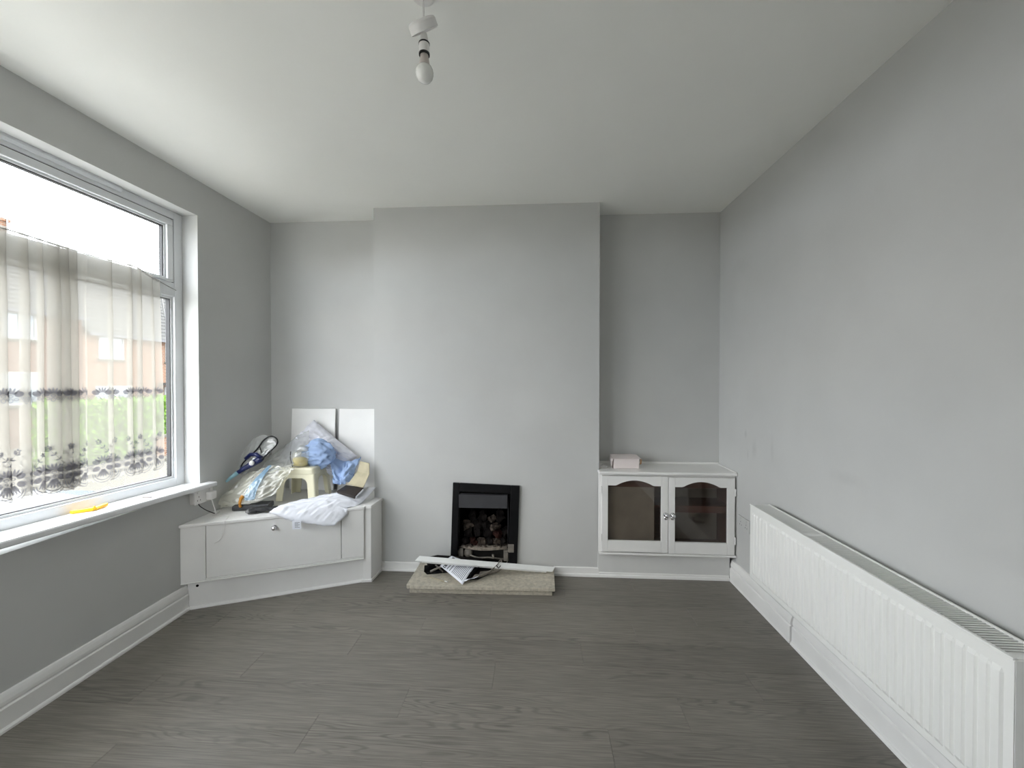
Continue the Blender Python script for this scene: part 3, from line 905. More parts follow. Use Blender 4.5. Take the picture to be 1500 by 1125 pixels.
for k in range(nrep):
    s0 = (k + 0.5) * REP
    y_here = section_at(s0)[1]
    drop = 0.010 * (y_here - 1.6)
    # upper band: fan with two dark side petals, flower below, dotted lozenge between
    zu = 1.352 - drop
    for a in (48, 69, 90, 111, 132):
        lace_poly(petal(0, 0, D(a), 0.012, 0.040, 0.0040, 4), s0, zu)
    for a in (20, 160):
        lace_poly(petal(0, 0.002, D(a), 0.013, 0.043, 0.0125, 6), s0, zu)
    ring(0, 0.002, 0.0085, 0.0065, 0.0028, s0, zu, 8)
    ring(0, -0.016, 0.0085, 0.010, 0.0026, s0, zu, 8)
    for sx in (-1, 1):
        ring(sx * 0.017, -0.011, 0.0085, 0.0065, 0.0024, s0, zu, 8)
    for (dx, dy) in ((-0.014, 0), (-0.005, 0), (0.005, 0), (0.014, 0), (-0.0095, -0.008), (0, -0.008), (0.0095, -0.008), (-0.005, -0.016), (0.005, -0.016), (0, -0.024)):
        ring(REP / 2 + dx, -0.004 + dy, 0.0050, 0.0042, 0.0017, s0, zu, 5)
    # lower border: fan, eye, four dark petals, shell drop, scalloped edge
    zl = bottom_z(s0) + 0.098
    for a in (42, 61, 80, 100, 119, 138):
        lace_poly(petal(0, 0, D(a), 0.013, 0.044, 0.0042, 4), s0, zl)
    for a in (14, 166):
        lace_poly(petal(0, 0.004, D(a), 0.012, 0.042, 0.0125, 6), s0, zl)
    for a in (-32, 212):
        lace_poly(petal(0, -0.008, D(a), 0.016, 0.046, 0.0125, 6), s0, zl)
    ring(0, 0.001, 0.0095, 0.0070, 0.0030, s0, zl, 8)
    ring(0, -0.016, 0.0060, 0.0065, 0.0024, s0, zl, 6)
    for a in (-64, -77, -90, -103, -116):
        lace_poly(petal(0, -0.018, D(a), 0.010, 0.052, 0.0040, 4), s0, zl)
    ring(0, -0.050, 0.034, 0.034, 0.0040, s0, zl, 12, math.pi, 2 * math.pi)
    ring(0, -0.050, 0.042, 0.046, 0.0030, s0, zl, 14, math.pi * 0.98, 2.02 * math.pi)
    for (dx, dy) in ((-0.012, 0.006), (-0.004, 0.006), (0.004, 0.006), (0.012, 0.006), (-0.008, -0.002), (0, -0.002), (0.008, -0.002), (-0.012, -0.010), (-0.004, -0.010), (0.004, -0.010), (0.012, -0.010), (-0.006, -0.018), (0.006, -0.018)):
        ring(REP / 2 + dx, -0.008 + dy, 0.0046, 0.0040, 0.0016, s0, zl, 5)
    # sprigs climbing above the border
    lean = 1 if k % 2 == 0 else -1
    stem = [(0.040 * lean, 0.018), (0.030 * lean, 0.045), (0.014 * lean, 0.068), (-0.004 * lean, 0.092), (-0.016 * lean, 0.112)]
    for i in range(len(stem) - 1):
        (a0, b0), (a1, b1) = stem[i], stem[i + 1]
        lace_poly([(a0 - 0.0009, b0), (a0 + 0.0009, b0), (a1 + 0.0009, b1), (a1 - 0.0009, b1)], s0, zl)
        for sd in (-1, 1):
            lace_poly(petal((a0 + a1) / 2, (b0 + b1) / 2, D(90 + 40 * lean + sd * 48), 0.002, 0.016, 0.0036, 3), s0, zl)
    for a in range(5):
        lace_poly(petal(-0.018 * lean, 0.116, D(a * 72 + 18), 0.003, 0.012, 0.0036, 3), s0, zl)
        if k % 2 == 0:
            lace_poly(petal(0.006, 0.086, D(a * 72), 0.003, 0.010, 0.0032, 3), s0, zl)
lo = lace.build('lace_border', 'lace', net, recalc=False)
lo['kind'] = 'stuff'

# ================================================================== CORNER CUPBOARD (left alcove)
A0 = V(-2.173, 2.397, 0)
DC = V(0.9141, 0.4054, 0)
NC = V(0.4054, -0.9141, 0)              # towards the room
def FC(s, off, z):
    return A0 + DC * s + NC * off + V(0, 0, z)
def slab(s0, s1, o0, o1, z0, z1):
    mb = Mesh()
    mb.prism([FC(s0, o0, z0), FC(s1, o0, z0), FC(s1, o1, z0), FC(s0, o1, z0)], V(0, 0, z1 - z0))
    return mb
CTOP = 0.540
cup = thing('corner_cupboard', 'low white boxed-in corner cupboard with flap door and knob', 'cupboard', (-1.75, 2.8, 0))
# worktop filling the alcove
SW = 0.034
def cut_at_wall(off):
    """left end of a line at this offset where it meets the wall"""
    return (XL + 0.002 - (A0.x + NC.x * off)) / DC.x
sl = cut_at_wall(0.045)
pA, pB = FC(sl, 0.045, 0), FC(1.045, 0.045, 0)
mb = Mesh()
mb.prism([V(pA.x, pA.y, CTOP - 0.020), V(pB.x, pB.y, CTOP - 0.020), V(CL - 0.002, 2.99, CTOP - 0.020), V(CL - 0.002, YB - 0.002, CTOP - 0.020), V(XL + 0.002, YB - 0.002, CTOP - 0.020)], V(0, 0, 0.020))
mb.build('top_board', 'white', cup, bevel=0.004)
s_a = cut_at_wall(SW)
slab(s_a, 0.116, 0.004, SW, 0.178, 0.519).build('side_panel', 'white', cup, bevel=0.002)
slab(0.1195, 0.893, 0.004, SW, 0.190, 0.519).build('flap_door', 'white', cup, bevel=0.002)
slab(0.8965, 1.040, 0.004, SW, 0.190, 0.519).build('side_panel', 'white', cup, bevel=0.002)
slab(s_a, 1.040, 0.003, SW + 0.004, 0.170, 0.1775).build('bottom_rail', 'white', cup, bevel=0.002)
slab(0.118, 1.040, 0.005, SW + 0.002, 0.1785, 0.1885).build('bottom_rail', 'white', cup, bevel=0.002)
s_p = cut_at_wall(0.0)
slab(s_p + 0.01, 1.045, -0.016, 0.0, 0.0, 0.169).build('plinth', 'white', cup)
mb = Mesh()
s_q = cut_at_wall(0.018)
prof = [(0.0005, 0), (0.016, 0), (0.015, 0.008), (0.009, 0.014), (0.0005, 0.016)]
mb.prism([FC(s_q + 0.03, a, b2) for a, b2 in prof], DC * (1.043 - s_q - 0.03))
mb.build('floor_bead', 'white', cup)
# end post returning to the chimney breast
mb = Mesh()
mb.prism([V(-1.222, 2.803, 0.0), V(-1.168, 2.815, 0.0), V(-1.160, YC - 0.002, 0.0), V(-1.222, YC - 0.002, 0.0)], V(0, 0, CTOP - 0.021))
mb.build('end_post', 'white', cup, bevel=0.002)
mb = Mesh()
mb.prism([V(-1.2145, 2.790, CTOP - 0.020), V(-1.160, 2.803, CTOP - 0.020), V(-1.153, YC - 0.002, CTOP - 0.020), V(-1.2145, YC - 0.002, CTOP - 0.020)], V(0, 0, 0.0215))
mb.build('post_cap', 'white', cup, bevel=0.003)
mb = Mesh()
mb.prism([V(-1.230, 2.790, 0.0), V(-1.160, 2.806, 0.0), V(-1.150, YC - 0.026, 0.0), V(-1.163, YC - 0.026, 0), V(-1.169, 2.812, 0.0), V(-1.224, 2.802, 0.0)], V(0, 0, 0.020))
mb.build('post_bead', 'white', cup, bevel=0.003)
kp = FC(0.492, SW, 0.462)
mb = Mesh().lathe([(0.016, 0.0), (0.016, 0.004), (0.008, 0.007), (0.007, 0.016), (0.012, 0.022), (0.0135, 0.028), (0.010, 0.033), (0.002, 0.035)], kp, NC, 18)
mb.build('knob', 'chrome', cup, smooth=True)
Mesh().lathe([(0.008, -0.001), (0.008, 0.0012)], FC(0.062, 0.0, 0.138), NC, 12).build('pipe_hole', 'soot', cup)

# two white boards propped against the alcove wall
def leaning_board(x0, x1, label):
    mb = Mesh()
    zb = CTOP + 0.002
    mb.prism([V(x0, YB - 0.065, zb), V(x0, YB - 0.049, zb + 0.001), V(x0, YB - 0.005, 1.190), V(x0, YB - 0.021, 1.189)], V(x1 - x0, 0, 0))
    return tag(mb.build('loose_panel', 'white', bevel=0.002), label, 'panel', 'boards propped in the alcove')
leaning_board(-1.985, -1.622, 'wider white board leaning on the alcove wall, left of the gap')
leaning_board(-1.590, -1.224, 'white board leaning on the alcove wall beside the chimney breast')

# ================================================================== THINGS PILED ON THE CUPBOARD
def cushion(c00, c10, c11, c01, thick, seed, n=34, fn=None, pinch=0.10, wr=0.007):
    """soft pillow between four corners (top face towards the normal)"""
    c00, c10, c11, c01 = (Vector(p) for p in (c00, c10, c11, c01))
    nrm = (c10 - c00).cross(c01 - c00).normalized()
    def surf(u, v, side):
        a, b2 = 2 * u - 1, 2 * v - 1
        # edges pull in between the corners
        pu = a * (1 - pinch * (1 - b2 * b2) * abs(a) ** 2)
        pv = b2 * (1 - pinch * (1 - a * a) * abs(b2) ** 2)
        uu, vv = (pu + 1) / 2, (pv + 1) / 2
        p = c00 * (1 - uu) * (1 - vv) + c10 * uu * (1 - vv) + c11 * uu * vv + c01 * (1 - uu) * vv
        prof = (max(0, 1 - abs(a) ** 2.4) * max(0, 1 - abs(b2) ** 2.4)) ** 0.48
        q = V(u * 7 + seed, v * 7, side * 3)
        edge = 1 - min(1 - abs(a), 1 - abs(b2))
        w = (0.35 - abs(noise.noise(V(a * 9 + seed, b2 * 1.6, 0)))) * (0.25 + abs(b2)) + (0.35 - abs(noise.noise(V(a * 1.6, b2 * 9 + seed, 4)))) * (0.25 + abs(a)) + 0.5 * noise.noise(V(a * 5, b2 * 5, seed))
        big = noise.noise(q * 0.45)
        t = thick * prof * (0.9 + 0.25 * big) * 0.5 + wr * w * min(1, prof * 2.2) + 0.6 * wr * noise.noise(q * 1.7) * prof
        p = p + nrm * (side * t + 0.0)
        return fn(p) if fn else p
    mb = Mesh()
    mb.grid(lambda u, v: surf(u, v, 1), n, n)
    mb.grid(lambda u, v: surf(u, v, -1), n, n, flip=True)
    return mb
def weld(o, d=0.0008):
    bm = bmesh.new()
    bm.from_mesh(o.data)
    bmesh.ops.remove_doubles(bm, verts=bm.verts, dist=d)
    bmesh.ops.recalc_face_normals(bm, faces=bm.faces)
    bm.to_mesh(o.data)
    bm.free()
    for p in o.data.polygons:
        p.use_smooth = True
    return o

# pillow lying on the front edge: droops over it
def droop(p):
    q = (p - A0).dot(NC)                 # distance in front of the cupboard carcass
    if q < 0.047:
        return V(p.x, p.y, max(p.z, CTOP + 0.0015))
    return V(p.x, p.y, p.z - 0.25 * (q - 0.047))
fp = thing('pillow', 'white pillow drooping over the front edge of the corner cupboard', 'pillow', (-1.5, 2.75, CTOP), 'pillows on the corner cupboard')
mb = cushion((-1.715, 2.520, 0.580), (-1.352, 2.655, 0.462), (-1.192, 2.965, 0.628), (-1.66, 2.83, 0.548), 0.105, 3.0, n=56, fn=droop, pinch=-0.10, wr=0.011)
weld(mb.build('pillow_body', 'pillow', fp))
# care label
mb = Mesh()
l0 = V(-1.572, 2.538, 0.518)
lx, lz = V(0.046, 0.020, -0.004), V(0.002, -0.002, -0.056)
ln_ = V(0.4, -0.9, 0.0)
mb.prism([l0, l0 + lx, l0 + lx + lz, l0 + lz], ln_ * 0.0012)
ct = mb.build('care_label', 'paper', fp)
for i in range(5):
    mb = Mesh()
    a0, a1 = 0.28, (0.86 if i % 2 == 0 else 0.68)
    b0 = 0.22 + 0.13 * i
    mb.prism([l0 + lx * a0 + lz * b0 + ln_ * 0.0013, l0 + lx * a1 + lz * b0 + ln_ * 0.0013, l0 + lx * a1 + lz * (b0 + 0.06) + ln_ * 0.0013, l0 + lx * a0 + lz * (b0 + 0.06) + ln_ * 0.0013], ln_ * 0.0003)
    mb.build('printed_line', 'paleink', ct)

# second pillow standing against the boards
bp2 = cushion((-1.560, 3.06, 0.680), (-1.395, 3.10, 0.830), (-1.775, 3.165, 1.105), (-2.045, 3.090, 0.800), 0.21, 9.0, n=60, pinch=0.02, wr=0.022)
o = weld(bp2.build('pillow', 'pillow2'))
tag(o, 'grey white pillow propped on its corner against the white boards', 'pillow', 'pillows on the corner cupboard')

# cream plastic step stool
SC, SA = V(-1.728, 2.945, CTOP + 0.012), math.radians(0)
ex, ey = V(math.cos(SA), math.sin(SA), 0), V(-math.sin(SA), math.cos(SA), 0)
SWD, SDP, SHT = 0.150, 0.120, 0.240
def SP(a, b2, z):
    """stool coordinates; legs splay towards the floor"""
    k = 1.0 - 0.13 * (z / SHT)
    return SC + ex * (a * k) + ey * (b2 * k) + V(0, 0, z)
stool = thing('step_stool', 'cream plastic step stool with arched sides standing on the corner cupboard', 'stool', tuple(SC))
def rounded_top(z, inset, r=0.03, n=5):
    out = []
    for (sx, sy, a0) in ((1, -1, -90), (1, 1, 0), (-1, 1, 90), (-1, -1, 180)):
        cx, cy = sx * (SWD - inset - r), sy * (SDP - inset - r)
        for i in range(n + 1):
            w = D(a0 + 90 * i / n)
            out.append((cx + r * math.cos(w), cy + r * math.sin(w), z))
    return out
mb = Mesh()
rings = [rounded_top(SHT - 0.045, 0.0), rounded_top(SHT - 0.014, 0.0), rounded_top(SHT - 0.004, 0.004), rounded_top(SHT, 0.014)]
nn = len(rings[0])
vs = [SP(*p) for r in rings for p in r]
fs = [(i * nn + k, i * nn + (k + 1) % nn, (i + 1) * nn + (k + 1) % nn, (i + 1) * nn + k) for i in range(3) for k in range(nn)]
fs.append(tuple(range(3 * nn, 4 * nn)))
mb.add(vs, fs)
mb.build('seat', 'stool', stool, smooth=False, recalc=True, bevel=0.0)
for (sx, sy) in ((-1, -1), (1, -1), (1, 1), (-1, 1)):
    mb = Mesh()
    for wall in (0, 1):
        half = SWD if wall == 0 else SDP
        lw = 0.052 if wall == 0 else 0.046
        zt, z_arch = SHT - 0.046, SHT - 0.075
        # half of an arched side: leg then arch to the middle
        pts = [(half - 0.012, 0.0), (half - lw, 0.0), (half - lw - 0.006, z_arch - 0.05)]
        for i in range(1, 6):
            w = D(90 * i / 5)
            pts.append((half - lw - 0.006 - 0.045 * (1 - math.cos(w)), z_arch - 0.05 + 0.05 * math.sin(w)))
        pts += [(0.0, z_arch), (0.0, zt), (half - 0.012, zt)]
        def place(h, z, t):
            if wall == 0:
                return SP(sx * h, sy * (SDP - t), z)
            return SP(sx * (SWD - t), sy * h, z)
        n = len(pts)
        vs = [place(h, z, 0.0) for h, z in pts] + [place(h, z, 0.007) for h, z in pts]
        fs = [tuple(range(n)), tuple(range(n, 2 * n))[::-1]] + [(i, (i + 1) % n, n + (i + 1) % n, n + i) for i in range(n)]
        mb.add(vs, fs)
    # rounded outer corner of the leg
    cor = []
    for i in range(5):
        w = D(90 * i / 4)
        cor.append((SWD - 0.012 + 0.012 * math.sin(w), SDP - 0.012 + 0.012 * math.cos(w)))
    inn = [(SWD - 0.007, SDP - 0.012), (SWD - 0.012, SDP - 0.007)]
    poly = cor + [inn[0], inn[1]]
    n = len(poly)
    vs = [SP(sx * a, sy * b2, 0.0) for a, b2 in poly] + [SP(sx * a, sy * b2, SHT - 0.046) for a, b2 in poly]
    mb.add(vs, [tuple(range(n)), tuple(range(n, 2 * n))[::-1]] + [(i, (i + 1) % n, n + (i + 1) % n, n + i) for i in range(n)])
    mb.build('leg', 'stool', stool)

# blue bundle and blue sheet
def crumple(center, rad, seed, amp=0.22, sub=4, flat=0.0):
    bm = bmesh.new()
    bmesh.ops.create_icosphere(bm, subdivisions=sub, radius=1.0)
    vs = []
    for v in bm.verts:
        d = v.co.normalized()
        th = math.atan2(d.z, d.x)
        r = 1 + amp * (0.6 * noise.noise(d * 1.6 + V(seed, 0, 0)) + 0.75 * (0.4 - abs(noise.noise(V(d.x * 1.0, d.y * 2.0, d.z * 2.8) + V(0, seed, 0))) * 2.0) + 0.22 * (0.3 - abs(noise.noise(d * 4.5 + V(0, 0, seed)))))
        p = V(d.x * rad[0] * r, d.y * rad[1] * r, d.z * rad[2] * r)
        vs.append(Vector(center) + p)
    fs = [tuple(v.index for v in f.verts) for f in bm.faces]
    bm.free()
    mb = Mesh()
    mb.add(vs, fs)
    return mb
o = crumple((-1.622, 2.945, 0.873), (0.112, 0.066, 0.100), 4.2, 0.30, 5).build('cloth_bundle', 'blue', smooth=True)
tag(o, 'pale blue cloth bundle resting between the stool and the propped pillow', 'cloth')
def patch(ctrl, nu=36, nv=30, amp=0.008, seed=0.0, freq=9.0):
    """smooth sheet through a grid of control points (rows of equal length)"""
    rows = [[Vector(p) for p in r] for r in ctrl]
    def cr(pts, t):
        n = len(pts) - 1
        f = min(t * n, n - 1e-6)
        i = int(f)
        t = f - i
        p0, p1, p2, p3 = pts[max(i - 1, 0)], pts[i], pts[i + 1], pts[min(i + 2, n)]
        return 0.5 * ((2 * p1) + (p2 - p0) * t + (2 * p0 - 5 * p1 + 4 * p2 - p3) * t * t + (3 * p1 - p0 - 3 * p2 + p3) * t ** 3)
    def fn(u, v):
        p = cr([cr(r, u) for r in rows], v)
        q = V(u * freq + seed, v * freq, seed)
        w = (0.5 - abs(noise.noise(q))) * 0.9 + 0.5 * noise.noise(q * 2.3)
        return p + V(0.5 * amp * noise.noise(q + V(9, 0, 0)), -amp * w, amp * w)
    return Mesh().grid(fn, nu, nv)
mb = patch([[(-1.555, 3.02, 0.865), (-1.47, 3.05, 0.80), (-1.41, 3.03, 0.80), (-1.335, 3.04, 0.83)],
            [(-1.525, 2.95, 0.80), (-1.455, 2.96, 0.735), (-1.40, 2.93, 0.77), (-1.345, 2.98, 0.775)],
            [(-1.50, 2.92, 0.72), (-1.45, 2.925, 0.68), (-1.40, 2.91, 0.715), (-1.352, 2.955, 0.72)],
            [(-1.485, 2.90, 0.665), (-1.44, 2.92, 0.655), (-1.39, 2.93, 0.665), (-1.352, 2.965, 0.68)]], amp=0.018, seed=2.0, freq=5)
tag(mb.build('folded_sheet', 'blue', smooth=True, solid=0.004), 'rumpled pale blue sheet beside the dark folder', 'cloth')

# open folder: dark cover lying on the pillow, cream board standing up behind it
fold = thing('open_folder', 'open dark folder with a cream board standing up on the pillow', 'folder', (-1.30, 2.86, 0.62))
h1, h2 = V(-1.372, 2.905, 0.668), V(-1.243, 2.868, 0.655)
t1, t2 = V(-1.318, 2.985, 0.815), V(-1.236, 2.955, 0.806)
d1_, d2_ = V(-1.415, 2.812, 0.638), V(-1.268, 2.772, 0.612)
mb = Mesh()
mid1, mid2 = (h1 + t1) / 2 + V(0.01, 0.02, 0), (h2 + t2) / 2 + V(0.012, 0.02, 0)
low1, low2 = h1 + V(-0.02, -0.004, -0.006), h2 + V(-0.004, -0.006, -0.004)
mb.add([low1, low2, h2, h1, mid2, mid1, t2, t1], [(0, 1, 2, 3), (3, 2, 4, 5), (5, 4, 6, 7)])
mb.build('cream_board', 'cream', fold, solid=0.006, bevel=0.002)
mb = Mesh()
up = (h2 - h1).cross(d1_ - h1).normalized()
if up.z < 0:
    up = -up
base = [h1 - up * 0.004 + V(-0.018, -0.004, -0.006), h2 - up * 0.004, d2_, d1_]
mb.prism(base, up * -0.022)
mb.build('dark_cover', 'leather', fold, bevel=0.004)
mb = Mesh()
rd = (d2_ - h2)
mb.prism([h2 + rd * 0.1 + V(0.001, 0.001, -0.008), h2 + rd * 0.9 + V(0.001, 0.001, -0.008), h2 + rd * 0.9 + V(0.0015, 0.001, -0.020), h2 + rd * 0.1 + V(0.0015, 0.001, -0.020)], V(0.004, 0.001, 0))
mb.build('page_edges', 'paper', fold)

# clear tub with yellow paste on the stool
tb = thing('plastic_tub', 'clear plastic tub with yellow paste standing on the cream stool', 'tub', (-1.725, 2.90, 0.785))
tp = V(-1.722, 2.885, CTOP + 0.012 + SHT + 0.001)
tx = V(0.10, 0.0, 1.0)
Mesh().lathe([(0.040, 0.0), (0.052, 0.004), (0.060, 0.05), (0.062, 0.10), (0.058, 0.112), (0.055, 0.112), (0.058, 0.10), (0.056, 0.05), (0.048, 0.008)], tp, tx, 28).build('tub_wall', 'tub', tb, smooth=True)
Mesh().lathe([(0.036, 0.009), (0.047, 0.010), (0.054, 0.045), (0.050, 0.060), (0.02, 0.066), (0.001, 0.064)], tp, tx, 24).build('paste', 'paste', tb, smooth=True)
mb = crumple(tp + V(0.012, 0.0, 0.128), (0.045, 0.032, 0.022), 1.3, 0.4, 3)
mb.build('crumpled_lid', 'poly', tb, smooth=True)
Mesh().tube(catmull([tp + V(-0.045, -0.045, 0.115), tp + V(-0.048, -0.046, 0.07), tp + V(-0.040, -0.050, 0.045), tp + V(-0.030, -0.048, 0.004)], 5), 0.003, 6).build('cord_tie', 'darkmetal', tb, smooth=True)

# polythene wrapping trailing off the stool to the left
wrap = thing('plastic_wrapping', 'clear polythene wrapping with a blue stripe trailing off the stool', 'wrapping', (-1.95, 2.72, CTOP))
mb = patch([[(-2.060, 3.06, 0.835), (-1.96, 3.08, 0.90), (-1.86, 3.07, 0.985), (-1.755, 3.06, 1.03)],
            [(-2.010, 2.93, 0.815), (-1.92, 2.96, 0.845), (-1.82, 2.97, 0.895), (-1.715, 2.97, 0.935)],
            [(-1.975, 2.80, 0.775), (-1.89, 2.83, 0.805), (-1.80, 2.855, 0.825), (-1.735, 2.87, 0.845)],
            [(-2.000, 2.70, 0.700), (-1.90, 2.735, 0.75), (-1.80, 2.765, 0.775), (-1.74, 2.80, 0.80)]], 40, 34, amp=0.014, seed=5.0, freq=6)
mb.build('upper_sheet', 'poly', wrap, smooth=True, recalc=False)
mb = patch([[(-1.975, 2.80, 0.78), (-1.89, 2.82, 0.805), (-1.80, 2.80, 0.80), (-1.705, 2.80, 0.80)],
            [(-2.055, 2.72, 0.69), (-1.95, 2.72, 0.72), (-1.83, 2.745, 0.745), (-1.73, 2.77, 0.765)],
            [(-2.145, 2.66, 0.625), (-2.00, 2.645, 0.625), (-1.87, 2.685, 0.66), (-1.76, 2.74, 0.715)],
            [(-2.130, 2.625, 0.575), (-2.02, 2.625, 0.585), (-1.90, 2.655, 0.590), (-1.79, 2.71, 0.640)]], 44, 38, amp=0.014, seed=8.0, freq=6)
mb.build('lower_sheet', 'polymilky', wrap, smooth=True, recalc=False)
mb = patch([[(-1.905, 2.795, 0.812), (-1.89, 2.795, 0.815), (-1.875, 2.79, 0.815)],
            [(-1.945, 2.70, 0.728), (-1.92, 2.70, 0.732), (-1.89, 2.71, 0.738)],
            [(-1.965, 2.648, 0.655), (-1.935, 2.652, 0.660), (-1.90, 2.668, 0.668)],
            [(-1.960, 2.632, 0.612), (-1.93, 2.638, 0.612), (-1.90, 2.648, 0.618)]], 10, 30, amp=0.006, seed=3.0, freq=7)
mb.build('blue_stripe', 'bluestripe', wrap, smooth=True, recalc=False)

# clear zip bag with black binding
bag = thing('clear_zip_bag', 'clear plastic bag with black looped binding leaning in the corner', 'bag', (-2.02, 2.80, CTOP))
loop = catmull([(-2.105, 2.790, 0.765), (-2.105, 2.80, 0.815), (-2.065, 2.81, 0.865), (-2.005, 2.82, 0.925), (-1.955, 2.82, 0.99), (-1.905, 2.825, 1.018), (-1.862, 2.825, 1.000),
                (-1.858, 2.82, 0.960), (-1.905, 2.80, 0.905), (-1.955, 2.785, 0.855), (-2.010, 2.775, 0.825), (-2.06, 2.775, 0.79)], 6)
Mesh().tube(loop, 0.0055, 6).build('binding', 'binding', bag, smooth=True)
Mesh().tube(catmull([(-1.985, 2.82, 0.945), (-1.965, 2.81, 0.90), (-1.952, 2.80, 0.862)], 5), 0.004, 6).build('binding', 'binding', bag, smooth=True)
mb = patch([[(-2.165, 2.85, 0.745), (-2.150, 2.87, 0.88), (-2.085, 2.88, 0.975), (-2.00, 2.87, 1.015), (-1.90, 2.835, 1.018)],
            [(-2.135, 2.83, 0.740), (-2.115, 2.845, 0.85), (-2.05, 2.85, 0.935), (-1.98, 2.84, 0.975), (-1.875, 2.825, 0.995)],
            [(-2.105, 2.80, 0.745), (-2.08, 2.815, 0.82), (-2.02, 2.82, 0.87), (-1.95, 2.815, 0.91), (-1.865, 2.82, 0.955)],
            [(-2.06, 2.785, 0.75), (-2.04, 2.795, 0.79), (-2.0, 2.80, 0.82), (-1.94, 2.80, 0.86), (-1.89, 2.80, 0.91)]], 34, 30, amp=0.012, seed=1.0, freq=5)
mb.build('bag_film', 'poly', bag, smooth=True, recalc=False)
mb = patch([[(-2.140, 2.81, 0.700), (-2.08, 2.82, 0.745), (-2.01, 2.81, 0.770), (-1.96, 2.81, 0.76)],
            [(-2.155, 2.75, 0.650), (-2.08, 2.755, 0.705), (-2.01, 2.755, 0.725), (-1.955, 2.765, 0.70)],
            [(-2.165, 2.69, 0.590), (-2.09, 2.685, 0.625), (-2.02, 2.69, 0.64), (-1.96, 2.70, 0.62)],
            [(-2.155, 2.655, CTOP + 0.012), (-2.09, 2.65, 0.560), (-2.03, 2.655, 0.56), (-1.97, 2.67, 0.56)]], 30, 30, amp=0.012, seed=6.0, freq=5)
mb.build('bag_film', 'polymilky', bag, smooth=True, recalc=False)
# blue-handled tool in the bag
tool = thing('blue_handled_tool', 'navy and pale teal handled tool poking out of the clear bag', 'tool', (-2.06, 2.76, 0.78))
Mesh().tube(catmull([(-2.105, 2.765, 0.770), (-2.06, 2.772, 0.800), (-1.99, 2.79, 0.842), (-1.945, 2.80, 0.872)], 4), [0.015] * 3 + [0.019] * 3 + [0.022] * 3 + [0.024, 0.022, 0.018, 0.012], 12).build('tool_body', 'navy', tool, smooth=True)
Mesh().tube(catmull([(-2.108, 2.763, 0.768), (-2.135, 2.74, 0.742), (-2.152, 2.71, 0.715)], 4), [0.016, 0.016, 0.015, 0.014, 0.013, 0.012, 0.010, 0.009, 0.007], 10).build('tool_handle', 'teal', tool, smooth=True)
Mesh().lathe([(0.016, 0), (0.018, 0.006), (0.014, 0.014), (0.002, 0.016)], (-2.000, 2.760, 0.838), (0.2, -1, 0.2), 14).build('tool_knob', 'plastic', tool, smooth=True)
Mesh().tube([(-1.955, 2.79, 0.868), (-1.985, 2.785, 0.895), (-2.04, 2.80, 0.890), (-2.075, 2.80, 0.860)], 0.014, 8).build('tool_pouch', 'navy', tool, smooth=True)

# flat charcoal case with an orange clip, in front of the bag
cs = thing('charcoal_case', 'flat charcoal plastic case with an orange clip under the polythene', 'case', (-1.96, 2.64, CTOP))
mb = Mesh()
ca = Matrix.Translation((-1.945, 2.695, CTOP + 0.0005)) @ Matrix.Rotation(D(14), 4, 'Z')
mb.box(-0.115, 0.115, -0.05, 0.05, 0, 0.036, ca)
mb.build('case_body', 'case', cs, bevel=0.010, seg=3)
mb = Mesh()
mb.tube(catmull([ca @ V(-0.055, -0.056, 0.028), ca @ V(-0.060, -0.058, 0.05), ca @ V(-0.055, -0.05, 0.085), ca @ V(-0.045, -0.045, 0.10)], 4), [0.008] * 4 + [0.009] * 4 + [0.012] * 4 + [0.010], 8)
mb.build('clip', 'orange', cs, smooth=True)

# work glove
gl = thing('work_glove', 'black work glove with grey fingertips lying on the corner cupboard', 'glove', (-1.85, 2.60, CTOP))
gz = CTOP + 0.016
gm = Matrix.Translation((-1.832, 2.612, gz)) @ Matrix.Rotation(D(20), 4, 'Z')
mb = Mesh()
mb.tube(catmull([gm @ V(0.095, 0.0, 0.002), gm @ V(0.06, 0.0, 0.004), gm @ V(0.02, 0.0, 0.006), gm @ V(-0.02, 0, 0.004), gm @ V(-0.035, 0, 0.0)], 4), [0.026, 0.024, 0.022, 0.021, 0.021, 0.022, 0.024, 0.026, 0.028, 0.029, 0.029, 0.027, 0.025, 0.022, 0.018, 0.013, 0.006], 12)
mb.map(lambda p: V(p.x, p.y, CTOP + 0.001 + (p.z - CTOP + 0.015) * 0.62))
hand = mb.build('palm', 'glove', gl, smooth=True)
for i, (dy, ln, an) in enumerate(((0.020, 0.052, 172), (0.007, 0.066, 178), (-0.007, 0.064, 185), (-0.020, 0.052, 194))):
    b0 = V(-0.024, dy, -0.002)
    dr = V(math.cos(D(an)), math.sin(D(an)), 0)
    pts = [gm @ (b0 + dr * ln * t + V(0, 0, 0.006 * math.sin(math.pi * t))) for t in (0, 0.25, 0.5, 0.72)]
    Mesh().tube(pts, [0.0095, 0.010, 0.010, 0.0095], 10).build('finger', 'glove', gl, smooth=True)
    pts = [gm @ (b0 + dr * ln * t + V(0, 0, 0.006 * math.sin(math.pi * min(t, 1)))) for t in (0.70, 0.85, 0.95, 1.0)]
    Mesh().tube(pts, [0.0102, 0.0102, 0.008, 0.003], 10).build('fingertip', 'gloveg', gl, smooth=True)
pts = [gm @ V(0.012, 0.022, 0), gm @ V(-0.005, 0.038, 0.004), gm @ V(-0.025, 0.047, 0.004), gm @ V(-0.042, 0.050, 0.0)]
Mesh().tube(pts, [0.011, 0.011, 0.010, 0.006], 10).build('thumb', 'glove', gl, smooth=True)
mb = Mesh()
mb.tube([gm @ V(0.040, 0.022 * math.cos(w), 0.001 + 0.017 * math.sin(w)) for w in [math.pi * i / 8 for i in range(9)]], 0.0022, 6)
